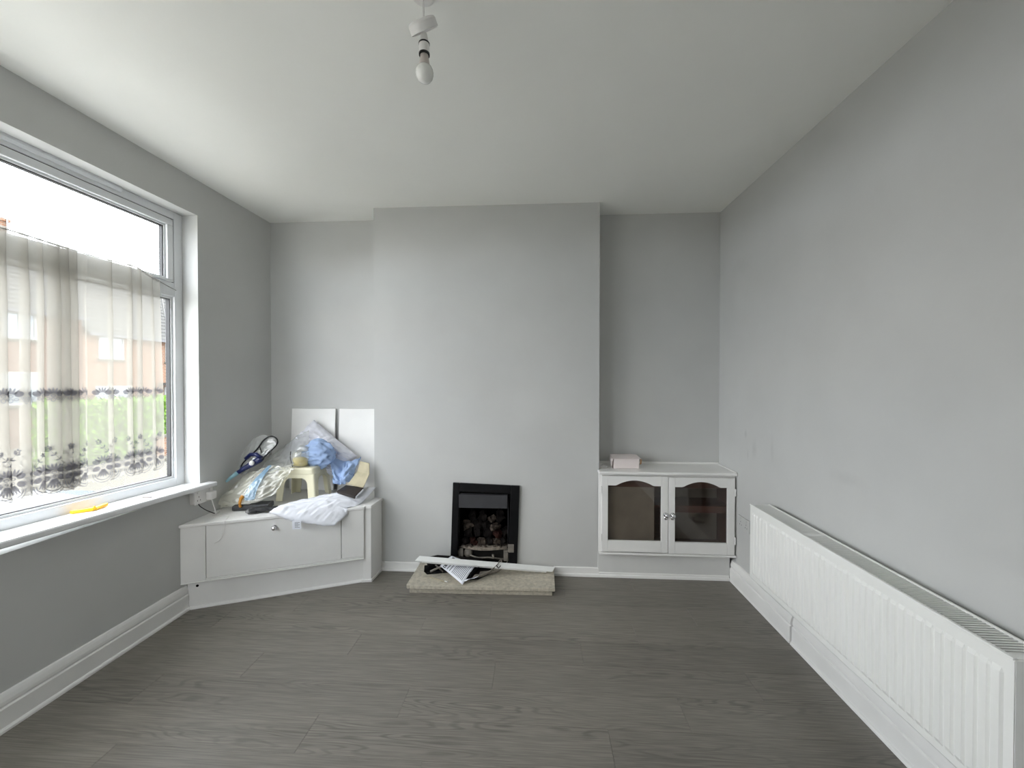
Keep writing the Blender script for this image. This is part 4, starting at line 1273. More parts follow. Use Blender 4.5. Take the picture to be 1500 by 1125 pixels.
mb.build('wrist_tape', 'gloveg', gl, smooth=True)

# thin cable trailing over the cupboard front
cb = Mesh().tube(catmull([(-2.105, 2.535, CTOP + 0.004), (-2.07, 2.50, CTOP + 0.004), (-2.0, 2.535, CTOP + 0.004), FC(0.225, 0.040, CTOP + 0.004), FC(0.222, 0.049, CTOP - 0.004), FC(0.215, 0.050, CTOP - 0.05), FC(0.20, 0.042, 0.43), FC(0.165, 0.040, 0.405)], 6), 0.0016, 6).build('thin_cable', 'plastic', smooth=True)
tag(cb, 'thin white cable hanging over the front of the corner cupboard', 'cable')

# ================================================================== FIREPLACE
HZ = 0.060
hearth = thing('hearth', 'beige marble hearth slab on a stepped base in front of the fire', 'hearth', (-0.375, 2.83, 0))
mb = Mesh()
# slab with a chipped left front corner
mb.prism([V(-0.868, 2.672, 0.037), V(-0.858, 2.660, 0.037), V(-0.845, 2.664, 0.037), V(-0.83, 2.658, 0.037), V(0.118, 2.682, 0.037), V(0.122, YC - 0.001, 0.037), V(-0.868, YC - 0.001, 0.037)], V(0, 0, 0.023))
mb.build('slab', 'marble', hearth, bevel=0.002)
mb = Mesh()
mb.prism([V(-0.850, 2.680, 0.0005), V(0.100, 2.702, 0.0005), V(0.100, YC - 0.001, 0.0005), V(-0.850, YC - 0.001, 0.0005)], V(0, 0, 0.036))
mb.build('base_step', 'marble', hearth)

fire = thing('gas_fire', 'black framed inset gas fire with ceramic coals in the chimney breast', 'fireplace', (-0.39, YC, HZ))
# the loose trim leans slightly
tm = Matrix.Translation((-0.392, YC - 0.012, HZ + 0.003)) @ Matrix.Rotation(D(1.9), 4, 'Y')
def tbox(mb, x0, x1, y0, y1, z0, z1):
    return mb.box(x0, x1, y0, y1, z0, z1, tm)
TW, TH = 0.246, 0.596
for (x0, x1, z0, z1) in ((-TW, -TW + 0.050, 0, TH), (TW - 0.064, TW, 0, TH), (-TW + 0.050, TW - 0.064, TH - 0.062, TH)):
    mb = Mesh()
    tbox(mb, x0, x1, -0.012, 0.008, z0, z1)
    mb.build('trim_frame', 'black', fire, bevel=0.004)
for (x0, x1, z0, z1) in ((-TW + 0.050, -TW + 0.058, 0.10, TH - 0.062), (TW - 0.072, TW - 0.064, 0.10, TH - 0.062), (-TW + 0.058, TW - 0.072, TH - 0.070, TH - 0.062)):
    mb = Mesh()
    tbox(mb, x0, x1, -0.006, 0.010, z0, z1)
    mb.build('inner_lip', 'soot', fire)
# firebox
fb = Mesh()
fx0, fx1, fz0, fz1, fy1 = FX0 + 0.004, FX1 - 0.004, 0.062, FZ1 - 0.004, YB - 0.012
fb.box(fx0, fx0 + 0.006, YC + 0.002, fy1, fz0, fz1)
fb.box(fx1 - 0.006, fx1, YC + 0.002, fy1, fz0, fz1)
fb.box(fx0 + 0.006, fx1 - 0.006, fy1 - 0.006, fy1, fz0, fz1)
fb.box(fx0 + 0.006, fx1 - 0.006, YC + 0.002, fy1 - 0.006, fz1 - 0.006, fz1)
fb.box(fx0 + 0.006, fx1 - 0.006, YC + 0.002, fy1 - 0.006, fz0, fz0 + 0.006)
fb.build('firebox', 'soot', fire)
B(FX1 - 0.016, FX1 - 0.0105, YC + 0.004, YC + 0.15, 0.16, 0.55).build('side_liner', 'hood', fire)
# hood: folded steel
mb = Mesh()
mb.prism([V(-0.572, YC - 0.012, 0.588), V(-0.572, YC - 0.030, 0.580), V(-0.572, YC - 0.036, 0.488), V(-0.572, YC - 0.030, 0.487), V(-0.572, YC - 0.024, 0.576), V(-0.572, YC - 0.006, 0.584)], V(0.356, 0, 0))
mb.build('hood', 'hood', fire)
# burner tray with curved front edge
mb = Mesh()
arcp = [V(-0.570 + 0.348 * t, YC + 0.030 - 0.042 * math.sin(math.pi * t), 0.165) for t in [i / 12 for i in range(13)]]
mb.prism(arcp + [V(-0.222, YC + 0.17, 0.165), V(-0.570, YC + 0.17, 0.165)], V(0, 0, 0.020))
mb.build('burner_tray', 'ash', fire, bevel=0.003)
B(-0.585, -0.208, YC + 0.045, YC + 0.06, 0.069, 0.160).build('burner_front', 'darkmetal', fire)
B(-0.592, -0.548, YC + 0.004, YC + 0.05, 0.105, 0.172).build('bracket', 'dustymetal', fire, bevel=0.003)
B(-0.246, -0.212, YC + 0.004, YC + 0.05, 0.085, 0.165).build('bracket', 'dustymetal', fire, bevel=0.003)
Mesh().lathe([(0.030, 0), (0.034, 0.01), (0.030, 0.026), (0.010, 0.032), (0.001, 0.033)], (-0.515, YC + 0.046, 0.130), (0, -1, 0.1), 18).build('valve', 'dustymetal', fire, smooth=True)
Mesh().tube([(-0.50, YC + 0.02, 0.118), (-0.44, YC + 0.012, 0.102), (-0.36, YC + 0.015, 0.106), (-0.245, YC + 0.012, 0.098)], 0.006, 8).build('gas_pipe', 'dustymetal', fire, smooth=True)
Mesh().tube([(-0.325, YC + 0.016, 0.130), (-0.325, YC + 0.012, 0.100)], 0.009, 8).build('gas_tap', 'dustymetal', fire, smooth=True)
Mesh().tube([(-0.262, YC + 0.018, 0.092), (-0.262, YC + 0.010, 0.072)], 0.007, 8).build('gas_tap', 'dustymetal', fire, smooth=True)
B(-0.212, -0.168, YC - 0.030, YC - 0.0235, 0.165, 0.225).build('control_plate', 'dustymetal', fire, bevel=0.002)
def lump(c, r, seed, m):
    bm = bmesh.new()
    bmesh.ops.create_icosphere(bm, subdivisions=2, radius=1)
    rr = random.Random(seed * 7)
    q = Matrix.Rotation(rr.uniform(0, 6), 3, V(rr.random(), rr.random(), rr.random() + .1).normalized())
    vs = []
    for v in bm.verts:
        d = v.co.normalized()
        e = V(*(math.copysign(abs(k) ** 0.45, k) for k in d))
        e = e * (0.95 + 0.55 * noise.noise(d * 1.9 + V(seed, 0, 0)) + 0.25 * noise.noise(d * 5 + V(0, seed, 0)))
        e = q @ V(e.x * r[0], e.y * r[1], e.z * r[2])
        vs.append(Vector(c) + e)
    fs = [tuple(v.index for v in f.verts) for f in bm.faces]
    bm.free()
    Mesh().add(vs, fs).build('coal', m, fire)
coal_spots = [  # x, depth, z, size, kind
    (-0.535, .050, .215, .030, 'coal'), (-0.475, .045, .212, .030, 'coalred'), (-0.415, .045, .214, .028, 'coalpale'), (-0.352, .045, .216, .030, 'coal'),
    (-0.300, .045, .215, .028, 'coalpale'), (-0.250, .050, .220, .030, 'coal'),
    (-0.520, .075, .268, .034, 'coal'), (-0.445, .070, .272, .034, 'coal'), (-0.372, .070, .275, .034, 'coal'), (-0.295, .065, .265, .036, 'coalred'), (-0.245, .08, .275, .028, 'coal'),
    (-0.530, .080, .318, .036, 'coalpale'), (-0.452, .080, .330, .040, 'coal'), (-0.380, .085, .320, .036, 'coal'), (-0.312, .060, .322, .040, 'coalpale'),
    (-0.490, .11, .362, .030, 'coal'), (-0.415, .11, .368, .032, 'coal'), (-0.345, .10, .362, .032, 'coalpale'), (-0.285, .11, .365, .032, 'coal'),
    (-0.280, .13, .405, .030, 'coal'), (-0.415, .14, .398, .024, 'coal'), (-0.49, .14, .392, .024, 'coal')]
for i, (x, dy, z, r, m) in enumerate(coal_spots):
    rr = random.Random(i + 40)
    s = (r * rr.uniform(0.8, 1.0), r * rr.uniform(0.7, 0.95), r * rr.uniform(0.9, 1.25))
    if i == 14:
        s = (0.026, 0.020, 0.046)
    lump((x, YC + dy, z), s, i + 5, m)
for i in range(9):
    rr = random.Random(i + 90)
    lump((rr.uniform(-0.55, -0.24), YC + rr.uniform(0.0, 0.03), 0.190), (0.010, 0.008, 0.006), i + 60, 'coalpale')

# things dumped on the hearth --------------------------------------------------
e0, e1 = V(-0.815, 2.760, 0.198), V(0.125, 2.900, HZ + 0.024)
dd = (e1 - e0).normalized()
wv = V(0, 0.92, 0.40)
wv = (wv - dd * wv.dot(dd)).normalized()
nv = dd.cross(wv).normalized()
if nv.z < 0:
    nv = -nv
strip = thing('metal_strip', 'long white metal edging strip lying slanted across the hearth', 'strip', tuple(e0))
mb = Mesh()
mb.prism([e0 - wv * 0.022 + dd * -0.018, e0 + wv * 0.022 + dd * 0.006, e0 + wv * 0.022 + dd * 0.006 - nv * 0.003, e0 - wv * 0.022 + dd * -0.018 - nv * 0.003], e1 - e0)
mb.build('strip_face', 'alu', strip, bevel=0.001)
mb = Mesh()
q0 = e0 - wv * 0.022 - nv * 0.003
mb.prism([q0 + dd * 0.03, q0 + dd * 0.03 - nv * 0.012, q0 + dd * 0.03 - nv * 0.012 + wv * 0.003, q0 + dd * 0.03 + wv * 0.003], (e1 - e0) - dd * 0.09)
mb.build('strip_return', 'alu', strip)
k0 = e0 + (e1 - e0) * 0.575 - wv * 0.021
Mesh().tube([k0 + V(-0.008, 0, 0.012), k0, k0 + V(0.006, -0.006, -0.004), k0 + V(0.022, 0.004, 0.010)], 0.003, 6).build('wire_tie', 'binding', strip, smooth=True)

fret = thing('fire_fret', 'black folded steel fire fret lying on the hearth under the strip', 'fire fret', (-0.70, 2.86, HZ))
def sheet(name, pts, vec, mat, parent, t=0.0025):
    """thin bent sheet: polyline pts swept along vec"""
    mb = Mesh()
    vec = Vector(vec)
    vs = [Vector(p) for p in pts] + [Vector(p) + vec for p in pts]
    n = len(pts)
    mb.add(vs, [(i, i + 1, n + i + 1, n + i) for i in range(n - 1)])
    return mb.build(name, mat, parent, solid=t, recalc=False)
sheet('channel', [(-0.795, 2.845, HZ + 0.050), (-0.800, 2.850, HZ + 0.004), (-0.765, 2.815, HZ + 0.003), (-0.755, 2.818, HZ + 0.016)], (0.34, 0.085, 0.0), 'black', fret)
sheet('channel_end', [(-0.802, 2.852, HZ + 0.004), (-0.768, 2.814, HZ + 0.003), (-0.760, 2.830, HZ + 0.05), (-0.797, 2.862, HZ + 0.075)], (0.002, 0.0005, 0), 'black', fret)
mb = Mesh()
mb.prism([V(-0.79, 2.90, HZ + 0.003), V(-0.40, 2.94, HZ + 0.003), V(-0.40, 2.94, HZ + 0.070), V(-0.72, 2.905, HZ + 0.10), V(-0.79, 2.90, HZ + 0.085)], V(0.002, 0.004, 0))
mb.build('back_plate', 'darkmetal', fret)
for (pa, pb, r) in (((-0.74, 2.80, HZ + 0.03), (-0.62, 2.91, HZ + 0.05), .007), ((-0.70, 2.82, HZ + 0.045), (-0.56, 2.90, HZ + 0.06), .006), ((-0.72, 2.86, HZ + 0.05), (-0.66, 2.84, HZ + 0.012), .005)):
    Mesh().tube([pa, pb], r, 8).build('bar', 'dustymetal', fret, smooth=True)
# tray with flared strips to the right of the leaflet
ftray = thing('steel_fire_cover', 'dark steel fire cover with curved arms lying on the hearth beside the leaflet', 'fire cover', (-0.42, 2.82, HZ))
mb = Mesh()
mb.prism([V(-0.51, 2.745, HZ + 0.003), V(-0.40, 2.76, HZ + 0.003), V(-0.30, 2.88, HZ + 0.003), V(-0.36, 2.93, HZ + 0.004), V(-0.47, 2.90, HZ + 0.004)], V(0, 0, 0.012))
mb.build('base_plate', 'black', ftray, bevel=0.002)
sheet('upstand', [(-0.455, 2.735, HZ + 0.016), (-0.452, 2.735, HZ + 0.060), (-0.36, 2.86, HZ + 0.078), (-0.33, 2.90, HZ + 0.07)], (0.004, 0.03, -0.03), 'black', ftray)
arm1 = catmull([(-0.44, 2.745, HZ + 0.018), (-0.38, 2.765, HZ + 0.020), (-0.325, 2.800, HZ + 0.034), (-0.285, 2.838, HZ + 0.060), (-0.268, 2.850, HZ + 0.090)], 5)
mb = Mesh()
vs = [p + V(0, 0, 0.0) for p in arm1] + [p + V(0.016, 0.004, 0.024) for p in arm1]
n = len(arm1)
mb.add(vs, [(i, i + 1, n + i + 1, n + i) for i in range(n - 1)])
mb.build('curved_arm', 'dustymetal', ftray, solid=0.003, recalc=False, smooth=True)
arm2 = catmull([(-0.40, 2.80, HZ + 0.018), (-0.33, 2.825, HZ + 0.014), (-0.275, 2.845, HZ + 0.018), (-0.235, 2.885, HZ + 0.034), (-0.215, 2.92, HZ + 0.05)], 5)
mb = Mesh()
vs = [p for p in arm2] + [p + V(0.008, 0.006, 0.020) for p in arm2]
n = len(arm2)
mb.add(vs, [(i, i + 1, n + i + 1, n + i) for i in range(n - 1)])
mb.build('curved_arm', 'dustymetal', ftray, solid=0.003, recalc=False, smooth=True)

# instruction leaflet
lf = thing('leaflet', 'white printed instruction leaflet lying tilted on the hearth debris', 'leaflet', (-0.57, 2.80, HZ))
c00, c10, c11, c01 = V(-0.492, 2.668, HZ + 0.020), V(-0.425, 2.838, HZ + 0.066), V(-0.612, 2.905, HZ + 0.098), V(-0.680, 2.832, HZ + 0.055)
# page axes: 'down the page' runs from (c11,c01) to (c10,c00); lines run from c01/c00 side to c11/c10 side
def LP(u, v, off=0.0):
    """u across the line (0 left..1 right), v down the page"""
    top = c01 * (1 - u) + c11 * u
    bot = c00 * (1 - u) + c10 * u
    p = top * (1 - v) + bot * v
    nrm = (c10 - c00).cross(c01 - c00).normalized()
    if nrm.z < 0:
        nrm = -nrm
    return p + nrm * (off + 0.010 * math.sin(math.pi * u) * 0.6 - 0.010 * v * v * (1 - u))
mb = Mesh().grid(lambda u, v: LP(u, v), 10, 10)
sh = mb.build('paper_sheet', 'paper', lf, solid=0.0012, recalc=False, smooth=True)
def print_bar(u0, u1, v0, v1, mat):
    m2 = Mesh().grid(lambda u, v: LP(u0 + (u1 - u0) * u, v0 + (v1 - v0) * v, 0.0011), 6, 1)
    m2.build('printed_line', mat, sh, recalc=False)
print_bar(0.06, 0.90, 0.10, 0.19, 'ink')
print_bar(0.10, 0.17, 0.12, 0.17, 'paper')
print_bar(0.22, 0.66, 0.132, 0.158, 'paleink')
print_bar(0.10, 0.80, 0.26, 0.285, 'greyink')
print_bar(0.10, 0.55, 0.36, 0.385, 'greyink')
for i in range(9):
    print_bar(0.10, 0.86 if i % 3 else 0.70, 0.47 + i * 0.052, 0.489 + i * 0.052, 'greyink')
# second sheet underneath
mb = Mesh()
mb.grid(lambda u, v: V(-0.50 + 0.10 * u + 0.03 * v, 2.70 + 0.10 * u - 0.02 * v, HZ + 0.018 + 0.012 * v + 0.004 * math.sin(u * 9)), 8, 4)
mb.build('inner_page', 'paper', lf, solid=0.001, recalc=False, smooth=True)
o = Mesh().lathe([(0.006, 0), (0.006, 0.003), (0.003, 0.004), (0.003, 0.022), (0.0005, 0.026)], (-0.600, 2.712, HZ + 0.006), (-1, 0.4, 0.0), 10).build('rawl_plug', 'plastic', smooth=True)
tag(o, 'small white wall plug lying on the front of the hearth', 'wall plug')
o = Mesh().tube([(-0.735, 2.775, HZ + 0.003), (-0.625, 2.722, HZ + 0.003)], 0.0028, 6).build('pencil_stub', 'cream', smooth=True)
tag(o, 'thin pale stick lying on the hearth by the wall plug', 'stick')

# ================================================================== GLAZED CUPBOARD (right alcove)
gc = thing('glazed_cupboard', 'white painted alcove cupboard with two arched glass doors', 'cupboard', (0.91, 2.98, 0))
GX0, GX1, GZ0, GZ1, GY = 0.4505, 1.3885, 0.190, 0.776, 2.962
mb = Mesh()
mb.prism([V(GX0 - 0.013, 2.925, GZ1 - 0.020), V(GX1, 2.925, GZ1 - 0.020), V(GX1, YB - 0.002, GZ1 - 0.020), V(GX0, YB - 0.002, GZ1 - 0.020), V(GX0, YC - 0.002, GZ1 - 0.020), V(GX0 - 0.013, YC - 0.002, GZ1 - 0.020)], V(0, 0, 0.020))
mb.build('top_board', 'white', gc, bevel=0.005, seg=3)
B(GX0 + 0.002, GX1 - 0.002, YB - 0.012, YB - 0.002, GZ1, GZ1 + 0.016).build('back_bead', 'white', gc, bevel=0.003)
B(GX1 - 0.012, GX1 - 0.0005, 2.93, YB - 0.013, GZ1, GZ1 + 0.007).build('side_bead', 'white', gc, bevel=0.003)
B(GX0 - 0.010, 0.470, 2.964, 2.984, GZ0, GZ1 - 0.021).build('stile', 'white', gc, bevel=0.002)
B(1.372, GX1, 2.964, 2.984, GZ0, GZ1 - 0.021).build('stile', 'white', gc, bevel=0.002)
B(0.470, 1.372, 2.964, 2.984, GZ1 - 0.050, GZ1 - 0.021).build('top_rail', 'white', gc)
B(GX0 - 0.008, GX1, 2.936, 2.984, GZ0 - 0.008, GZ0 + 0.006).build('bottom_rail', 'white', gc, bevel=0.003)
# carcass inside
B(GX0 + 0.001, 0.466, 2.985, YB - 0.016, GZ0, GZ1 - 0.021).build('inner_side', 'wood', gc)
B(1.374, GX1, 2.985, YB - 0.016, GZ0, GZ1 - 0.021).build('inner_side', 'wood', gc)
B(GX0 + 0.001, GX1, YB - 0.015, YB - 0.002, GZ0, GZ1 - 0.021).build('back_panel', 'wood', gc)
B(0.467, 1.373, 2.986, YB - 0.016, GZ0 + 0.000, GZ0 + 0.016).build('inner_base', 'wood', gc)
B(0.467, 1.373, 2.995, YB - 0.016, 0.505, 0.523).build('shelf', 'wood', gc)
B(0.905, 0.935, 2.966, 2.990, GZ0 + 0.016, GZ1 - 0.051).build('centre_post', 'wood', gc)
B(0.970, 1.372, 2.9965, 3.004, 0.475, 0.5045).build('shelf_lip', 'wood', gc)
B(0.467, 1.373, 2.9865, 2.998, 0.655, 0.725).build('inner_rail', 'wood', gc)
# loose hardboard sheet inside the left door
o = B(0.475, 0.835, 3.004, 3.008, GZ0 + 0.030, 0.500)
o.v = [V(p.x, p.y + (p.z - 0.25) * 0.02, p.z) for p in o.v]
tag(B(0.478, 0.838, 2.9885, 2.9925, GZ0 + 0.030, 0.654).build('hardboard_sheet', 'backboard'), 'grey brown hardboard sheet standing inside the left glass door', 'board')
tag(B(0.975, 1.365, YB - 0.030, YB - 0.020, 0.525, 0.70).build('hardboard_sheet', 'backboard'), 'grey brown board at the back of the right glass door, above the shelf', 'board')
tag(B(0.975, 1.365, YB - 0.030, YB - 0.020, GZ0 + 0.018, 0.490).build('hardboard_sheet', 'backboard'), 'grey brown board at the back of the right glass door, below the shelf', 'board')
# plinth and low skirting
B(GX0 - 0.0105, 1.3645, 2.985, 2.9985, 0.064, GZ0 - 0.009).build('plinth', 'plinthpaint', gc)
mb = Mesh()
prof = [(0, 0), (-0.024, 0), (-0.0235, 0.010), (-0.021, 0.017), (-0.014, 0.019), (-0.014, 0.030), (-0.010, 0.034), (0, 0.034)]
mb.prism([V(0.4475, YC + a, b2) for a, b2 in prof], V(1.362 - 0.4475, 0, 0))
mb.build('plinth_skirting', 'white', gc)
B(GX0 - 0.0105, 1.3645, 2.988, 2.9985, 0.0342, 0.0638).build('plinth', 'plinthpaint', gc)

def glazed_door(x0, x1, z0, z1, ox0, ox1, oz0, oz1, arch, knob_x, hinge_x):
    d = bpy.data.objects.new('door', None)
    C.objects.link(d)
    d.location = ((x0 + x1) / 2, 2.94, z0)
    attach(d, gc)
    y0, y1 = 2.9395, 2.9615
    B(x0, ox0, y0, y1, z0, z1).build('door_stile', 'white', d, bevel=0.003)
    B(ox1, x1, y0, y1, z0, z1).build('door_stile', 'white', d, bevel=0.003)
    B(ox0, ox1, y0, y1, z0, oz0).build('door_rail', 'white', d, bevel=0.003)
    # arched top rail
    pts = [(ox0, z1), (ox0, oz1)]
    w = ox1 - ox0
    a0, a1 = ox0 + 0.17 * w, ox1 - 0.17 * w
    pts.append((a0 - 0.012, oz1))
    for i in range(15):
        t = i / 14
        x = a0 + (a1 - a0) * t
        pts.append((x, oz1 + 0.004 + arch * math.sin(math.pi * t) ** 0.85))
    pts += [(a1 + 0.012, oz1), (ox1, oz1), (ox1, z1)]
    mb = Mesh()
    n = len(pts)
    # strips so that the concave outline stays clean
    vs, fs = [], []
    low = pts[1:-1]
    for (x, z) in low:
        vs += [V(x, y0, z), V(x, y0, z1), V(x, y1, z), V(x, y1, z1)]
    for i in range(len(low) - 1):
        a, b2 = 4 * i, 4 * (i + 1)
        fs += [(a, b2, b2 + 1, a + 1), (a + 2, a + 3, b2 + 3, b2 + 2), (a, a + 2, b2 + 2, b2), (a + 1, b2 + 1, b2 + 3, a + 3)]
    fs += [(0, 1, 3, 2), (4 * len(low) - 4, 4 * len(low) - 2, 4 * len(low) - 1, 4 * len(low) - 3)]
    mb.add(vs, fs)
    mb.build('arched_rail', 'white', d)
    B(ox0 - 0.008, ox1 + 0.008, 2.9620, 2.9645, oz0 - 0.008, oz1 + arch + 0.010).build('pane', 'dglass', d)
    kz = 0.474
    mb = Mesh().lathe([(0.0165, 0.0), (0.0165, 0.004), (0.008, 0.007), (0.008, 0.014), (0.0135, 0.020), (0.0155, 0.027), (0.0125, 0.034), (0.002, 0.037)], (knob_x, y0, kz), (0, -1, 0), 20)
    mb.build('knob', 'chrome', d, smooth=True)
    Mesh().lathe([(0.004, 0), (0.0135, 0.001), (0.0135, 0.004), (0.001, 0.005)], (knob_x, y0 + 0.0005, kz - 0.023), (0, -1, 0), 14).build('knob_plate', 'chrome', d, smooth=True)
    for hz in (z0 + 0.10, z1 - 0.10):
        B(hinge_x - 0.0045, hinge_x + 0.0045, y0 - 0.004, y0 + 0.004, hz - 0.026, hz + 0.026).build('hinge', 'white', d, bevel=0.003)
glazed_door(0.4585, 0.9215, 0.203, 0.742, 0.503, 0.875, 0.282, 0.675, 0.034, 0.905, 0.456)
glazed_door(0.9245, 1.3775, 0.199, 0.738, 0.969, 1.328, 0.280, 0.671, 0.034, 0.950, 1.380)

# small carton on top
bx = thing('carton', 'small white card carton with an open flap on the glazed cupboard', 'box', (0.65, 3.06, GZ1))
bxm = Matrix.Translation((0.648, 3.075, GZ1 + 0.0008)) @ Matrix.Rotation(D(4), 4, 'Z')
mb = Mesh()
mb.box(-0.092, 0.092, -0.045, 0.045, 0.0, 0.0705, bxm)
mb.build('box_body', 'card', bx, bevel=0.0015)
mb = Mesh()
mb.prism([bxm @ V(-0.100, -0.052, 0.0715), bxm @ V(0.104, -0.052, 0.0715), bxm @ V(0.100, 0.05, 0.084), bxm @ V(0.05, 0.055, 0.088), bxm @ V(-0.098, 0.05, 0.086)], V(0, 0, 0.0022))
mb.build('lid', 'card', bx)
mb = Mesh()
mb.prism([bxm @ V(-0.1005, -0.05, 0.070), bxm @ V(-0.112, -0.045, 0.052), bxm @ V(-0.106, -0.030, 0.0), bxm @ V(-0.099, 0.02, 0.0), bxm @ V(-0.1035, 0.04, 0.06), bxm @ V(-0.1005, 0.045, 0.082)], V(0.002, 0, 0))
mb.build('side_flap', 'card', bx)
mb = Mesh()
mb.prism([bxm @ V(0.101, -0.048, 0.070), bxm @ V(0.112, -0.040, 0.066), bxm @ V(0.112, -0.035, 0.030), bxm @ V(0.101, -0.030, 0.025)], V(0.0, 0.003, 0))
mb.build('side_flap', 'cardin', bx)
mb = Mesh()
mb.tube(catmull([(0.455, 3.10, GZ1 + 0.004), (0.49, 3.13, GZ1 + 0.012), (0.47, 3.07, GZ1 + 0.010), (0.52, 3.08, GZ1 + 0.005), (0.50, 3.12, GZ1 + 0.016), (0.46, 3.05, GZ1 + 0.006), (0.515, 3.045, GZ1 + 0.004)], 6), 0.004, 6)
tag(mb.build('coiled_lead', 'plastic', smooth=True), 'short white lead coiled on the glazed cupboard beside the carton', 'cable')

# ================================================================== RADIATOR
rad = thing('radiator', 'long low white double panel radiator on the right wall', 'radiator', (1.30, 1.80, 0.275))
RX, RY0, RY1, RZ0, RZ1 = 1.238, 1.140, 2.470, 0.272, 0.698
NR = 40
def panel(xc, sgn, y0, y1):
    """pressed steel panel; sgn -1 faces the room"""
    ys = []
    m0 = 0.022
    pitch = (y1 - y0 - 2 * m0) / NR
    prof = [(y0, 0.0), (y0 + m0, 0.0)]
    for i in range(NR):
        b0 = y0 + m0 + i * pitch
        prof += [(b0 + 0.06 * pitch, 0.0), (b0 + 0.22 * pitch, 1.0), (b0 + 0.78 * pitch, 1.0), (b0 + 0.94 * pitch, 0.0)]
    prof += [(y1 - m0, 0.0), (y1, 0.0)]
    # rows: rolled bottom edge, rib start, rib end, top edge; ribs are raised 6 mm
    rows = [(RZ0, 0.0, 0.004), (RZ0 + 0.006, 0.0, 0.0), (RZ0 + 0.030, 0.0, 0.0), (RZ0 + 0.044, 1.0, 0.0), (RZ1 - 0.052, 1.0, 0.0), (RZ1 - 0.040, 0.0, 0.0), (RZ1 - 0.006, 0.0, 0.0), (RZ1, 0.0, 0.004)]
    mb = Mesh()
    n = len(prof)
    vs, fs = [], []
    for (z, k, back) in rows:
        for (y, h) in prof:
            vs.append(V(xc + sgn * (0.0065 * h * k - back), y, z))
    for j in range(len(rows) - 1):
        for i in range(n - 1):
            a = j * n + i
            fs.append((a, a + 1, a + n + 1, a + n))
    mb.add(vs, fs)
    return mb
panel(RX + 0.0065, -1, RY0, RY1).build('front_panel', 'radiator', rad, solid=0.0015, bevel=0.0, recalc=False)
B(1.3455, 1.349, RY0 + 0.005, RY1 - 0.005, RZ0, RZ1).build('back_panel', 'radiator', rad)
# side cheeks and top frame
for (a, b2) in ((RY0 - 0.001, RY0 + 0.003), (RY1 - 0.003, RY1 + 0.001)):
    B(RX + 0.0085, 1.352, a, b2, RZ0 + 0.02, RZ1 - 0.002).build('side_cheek', 'radiator', rad, bevel=0.001)
B(RX + 0.002, RX + 0.014, RY0, RY1, RZ1 - 0.003, RZ1 + 0.004).build('top_rail', 'radiator', rad, bevel=0.002)
B(1.343, 1.353, RY0, RY1, RZ1 - 0.003, RZ1 + 0.004).build('top_rail', 'radiator', rad, bevel=0.002)
B(RX + 0.014, 1.343, RY0, RY0 + 0.022, RZ1 - 0.003, RZ1 + 0.002).build('top_end', 'radiator', rad, bevel=0.001)
B(RX + 0.014, 1.343, RY1 - 0.022, RY1, RZ1 - 0.003, RZ1 + 0.002).build('top_end', 'radiator', rad, bevel=0.001)
mb = Mesh()
y = RY0 + 0.024
while y < RY1 - 0.03:
    mb.box(RX + 0.014, 1.343, y, y + 0.0045, RZ1 - 0.006, RZ1 + 0.001)
    y += 0.0118
mb.build('grille', 'radiator', rad)
B(RX + 0.012, 1.345, 1.985, 2.01, RZ1 - 0.002, RZ1 + 0.0025).build('grille_clip', 'radiator', rad, bevel=0.001)
mb = Mesh()
y = RY0 + 0.03
while y < RY1 - 0.02:
    mb.box(RX + 0.018, 1.342, y, y + 0.0015, RZ0 + 0.03, RZ1 - 0.03)
    y += 0.0166
mb.build('convector_fins', 'radfin', rad)
for y in (RY0 + 0.12, RY1 - 0.12):
    B(1.3495, XR - 0.0005, y - 0.02, y + 0.02, RZ0 + 0.05, RZ1 - 0.06).build('wall_bracket', 'radfin', rad)
Mesh().tube(catmull([(1.300, RY1 - 0.035, RZ0 + 0.012), (1.300, RY1 - 0.035, RZ0 - 0.016), (1.320, RY1 - 0.035, RZ0 - 0.030), (XR - 0.001, RY1 - 0.035, RZ0 - 0.034)], 5), 0.009, 10).build('pipe', 'rubber', rad, smooth=True)

# ================================================================== SOCKETS
so = thing('wall_socket', 'grey painted-over double socket on the wall behind the radiator end', 'socket', (XR, 2.83, 0.46))
B(XR - 0.010, XR - 0.0005, 2.760, 2.905, 0.415, 0.500).build('face_plate', 'wall', so, bevel=0.003)
for yy in (2.795, 2.868):
    mbk = Mesh()
    for (dy, dz) in ((0, 0.010), (-0.011, -0.010), (0.011, -0.010)):
        mbk.box(XR - 0.0104, XR - 0.0095, yy + dy - 0.002, yy + dy + 0.002, 0.452 + dz - 0.004, 0.452 + dz + 0.004)
    mbk.build('pin_holes', 'rubber', so)
    B(XR - 0.0125, XR - 0.0095, yy - 0.006, yy + 0.006, 0.478, 0.492).build('switch', 'wall', so, bevel=0.001)
sl_ = thing('surface_socket', 'white surface mounted double socket under the end of the window sill', 'socket', (XL, 2.50, 0.66))
B(XL + 0.0005, XL + 0.034, 2.430, 2.566, 0.640, 0.7215).build('back_box', 'plastic', sl_, bevel=0.004)
B(XL + 0.0345, XL + 0.041, 2.427, 2.569, 0.637, 0.7215).build('face_plate', 'plastic', sl_, bevel=0.003)
for yy in (2.452, 2.545):
    B(XL + 0.0412, XL + 0.0445, yy - 0.006, yy + 0.006, 0.702, 0.718).build('switch', 'plastic', sl_, bevel=0.001)
mbk = Mesh()
for (dy, dz) in ((0, 0.012), (-0.011, -0.010), (0.011, -0.010)):
    mbk.box(XL + 0.0405, XL + 0.0414, 2.458 + dy - 0.002, 2.458 + dy + 0.002, 0.672 + dz - 0.004, 0.672 + dz + 0.004)
mbk.build('pin_holes', 'rubber', sl_)
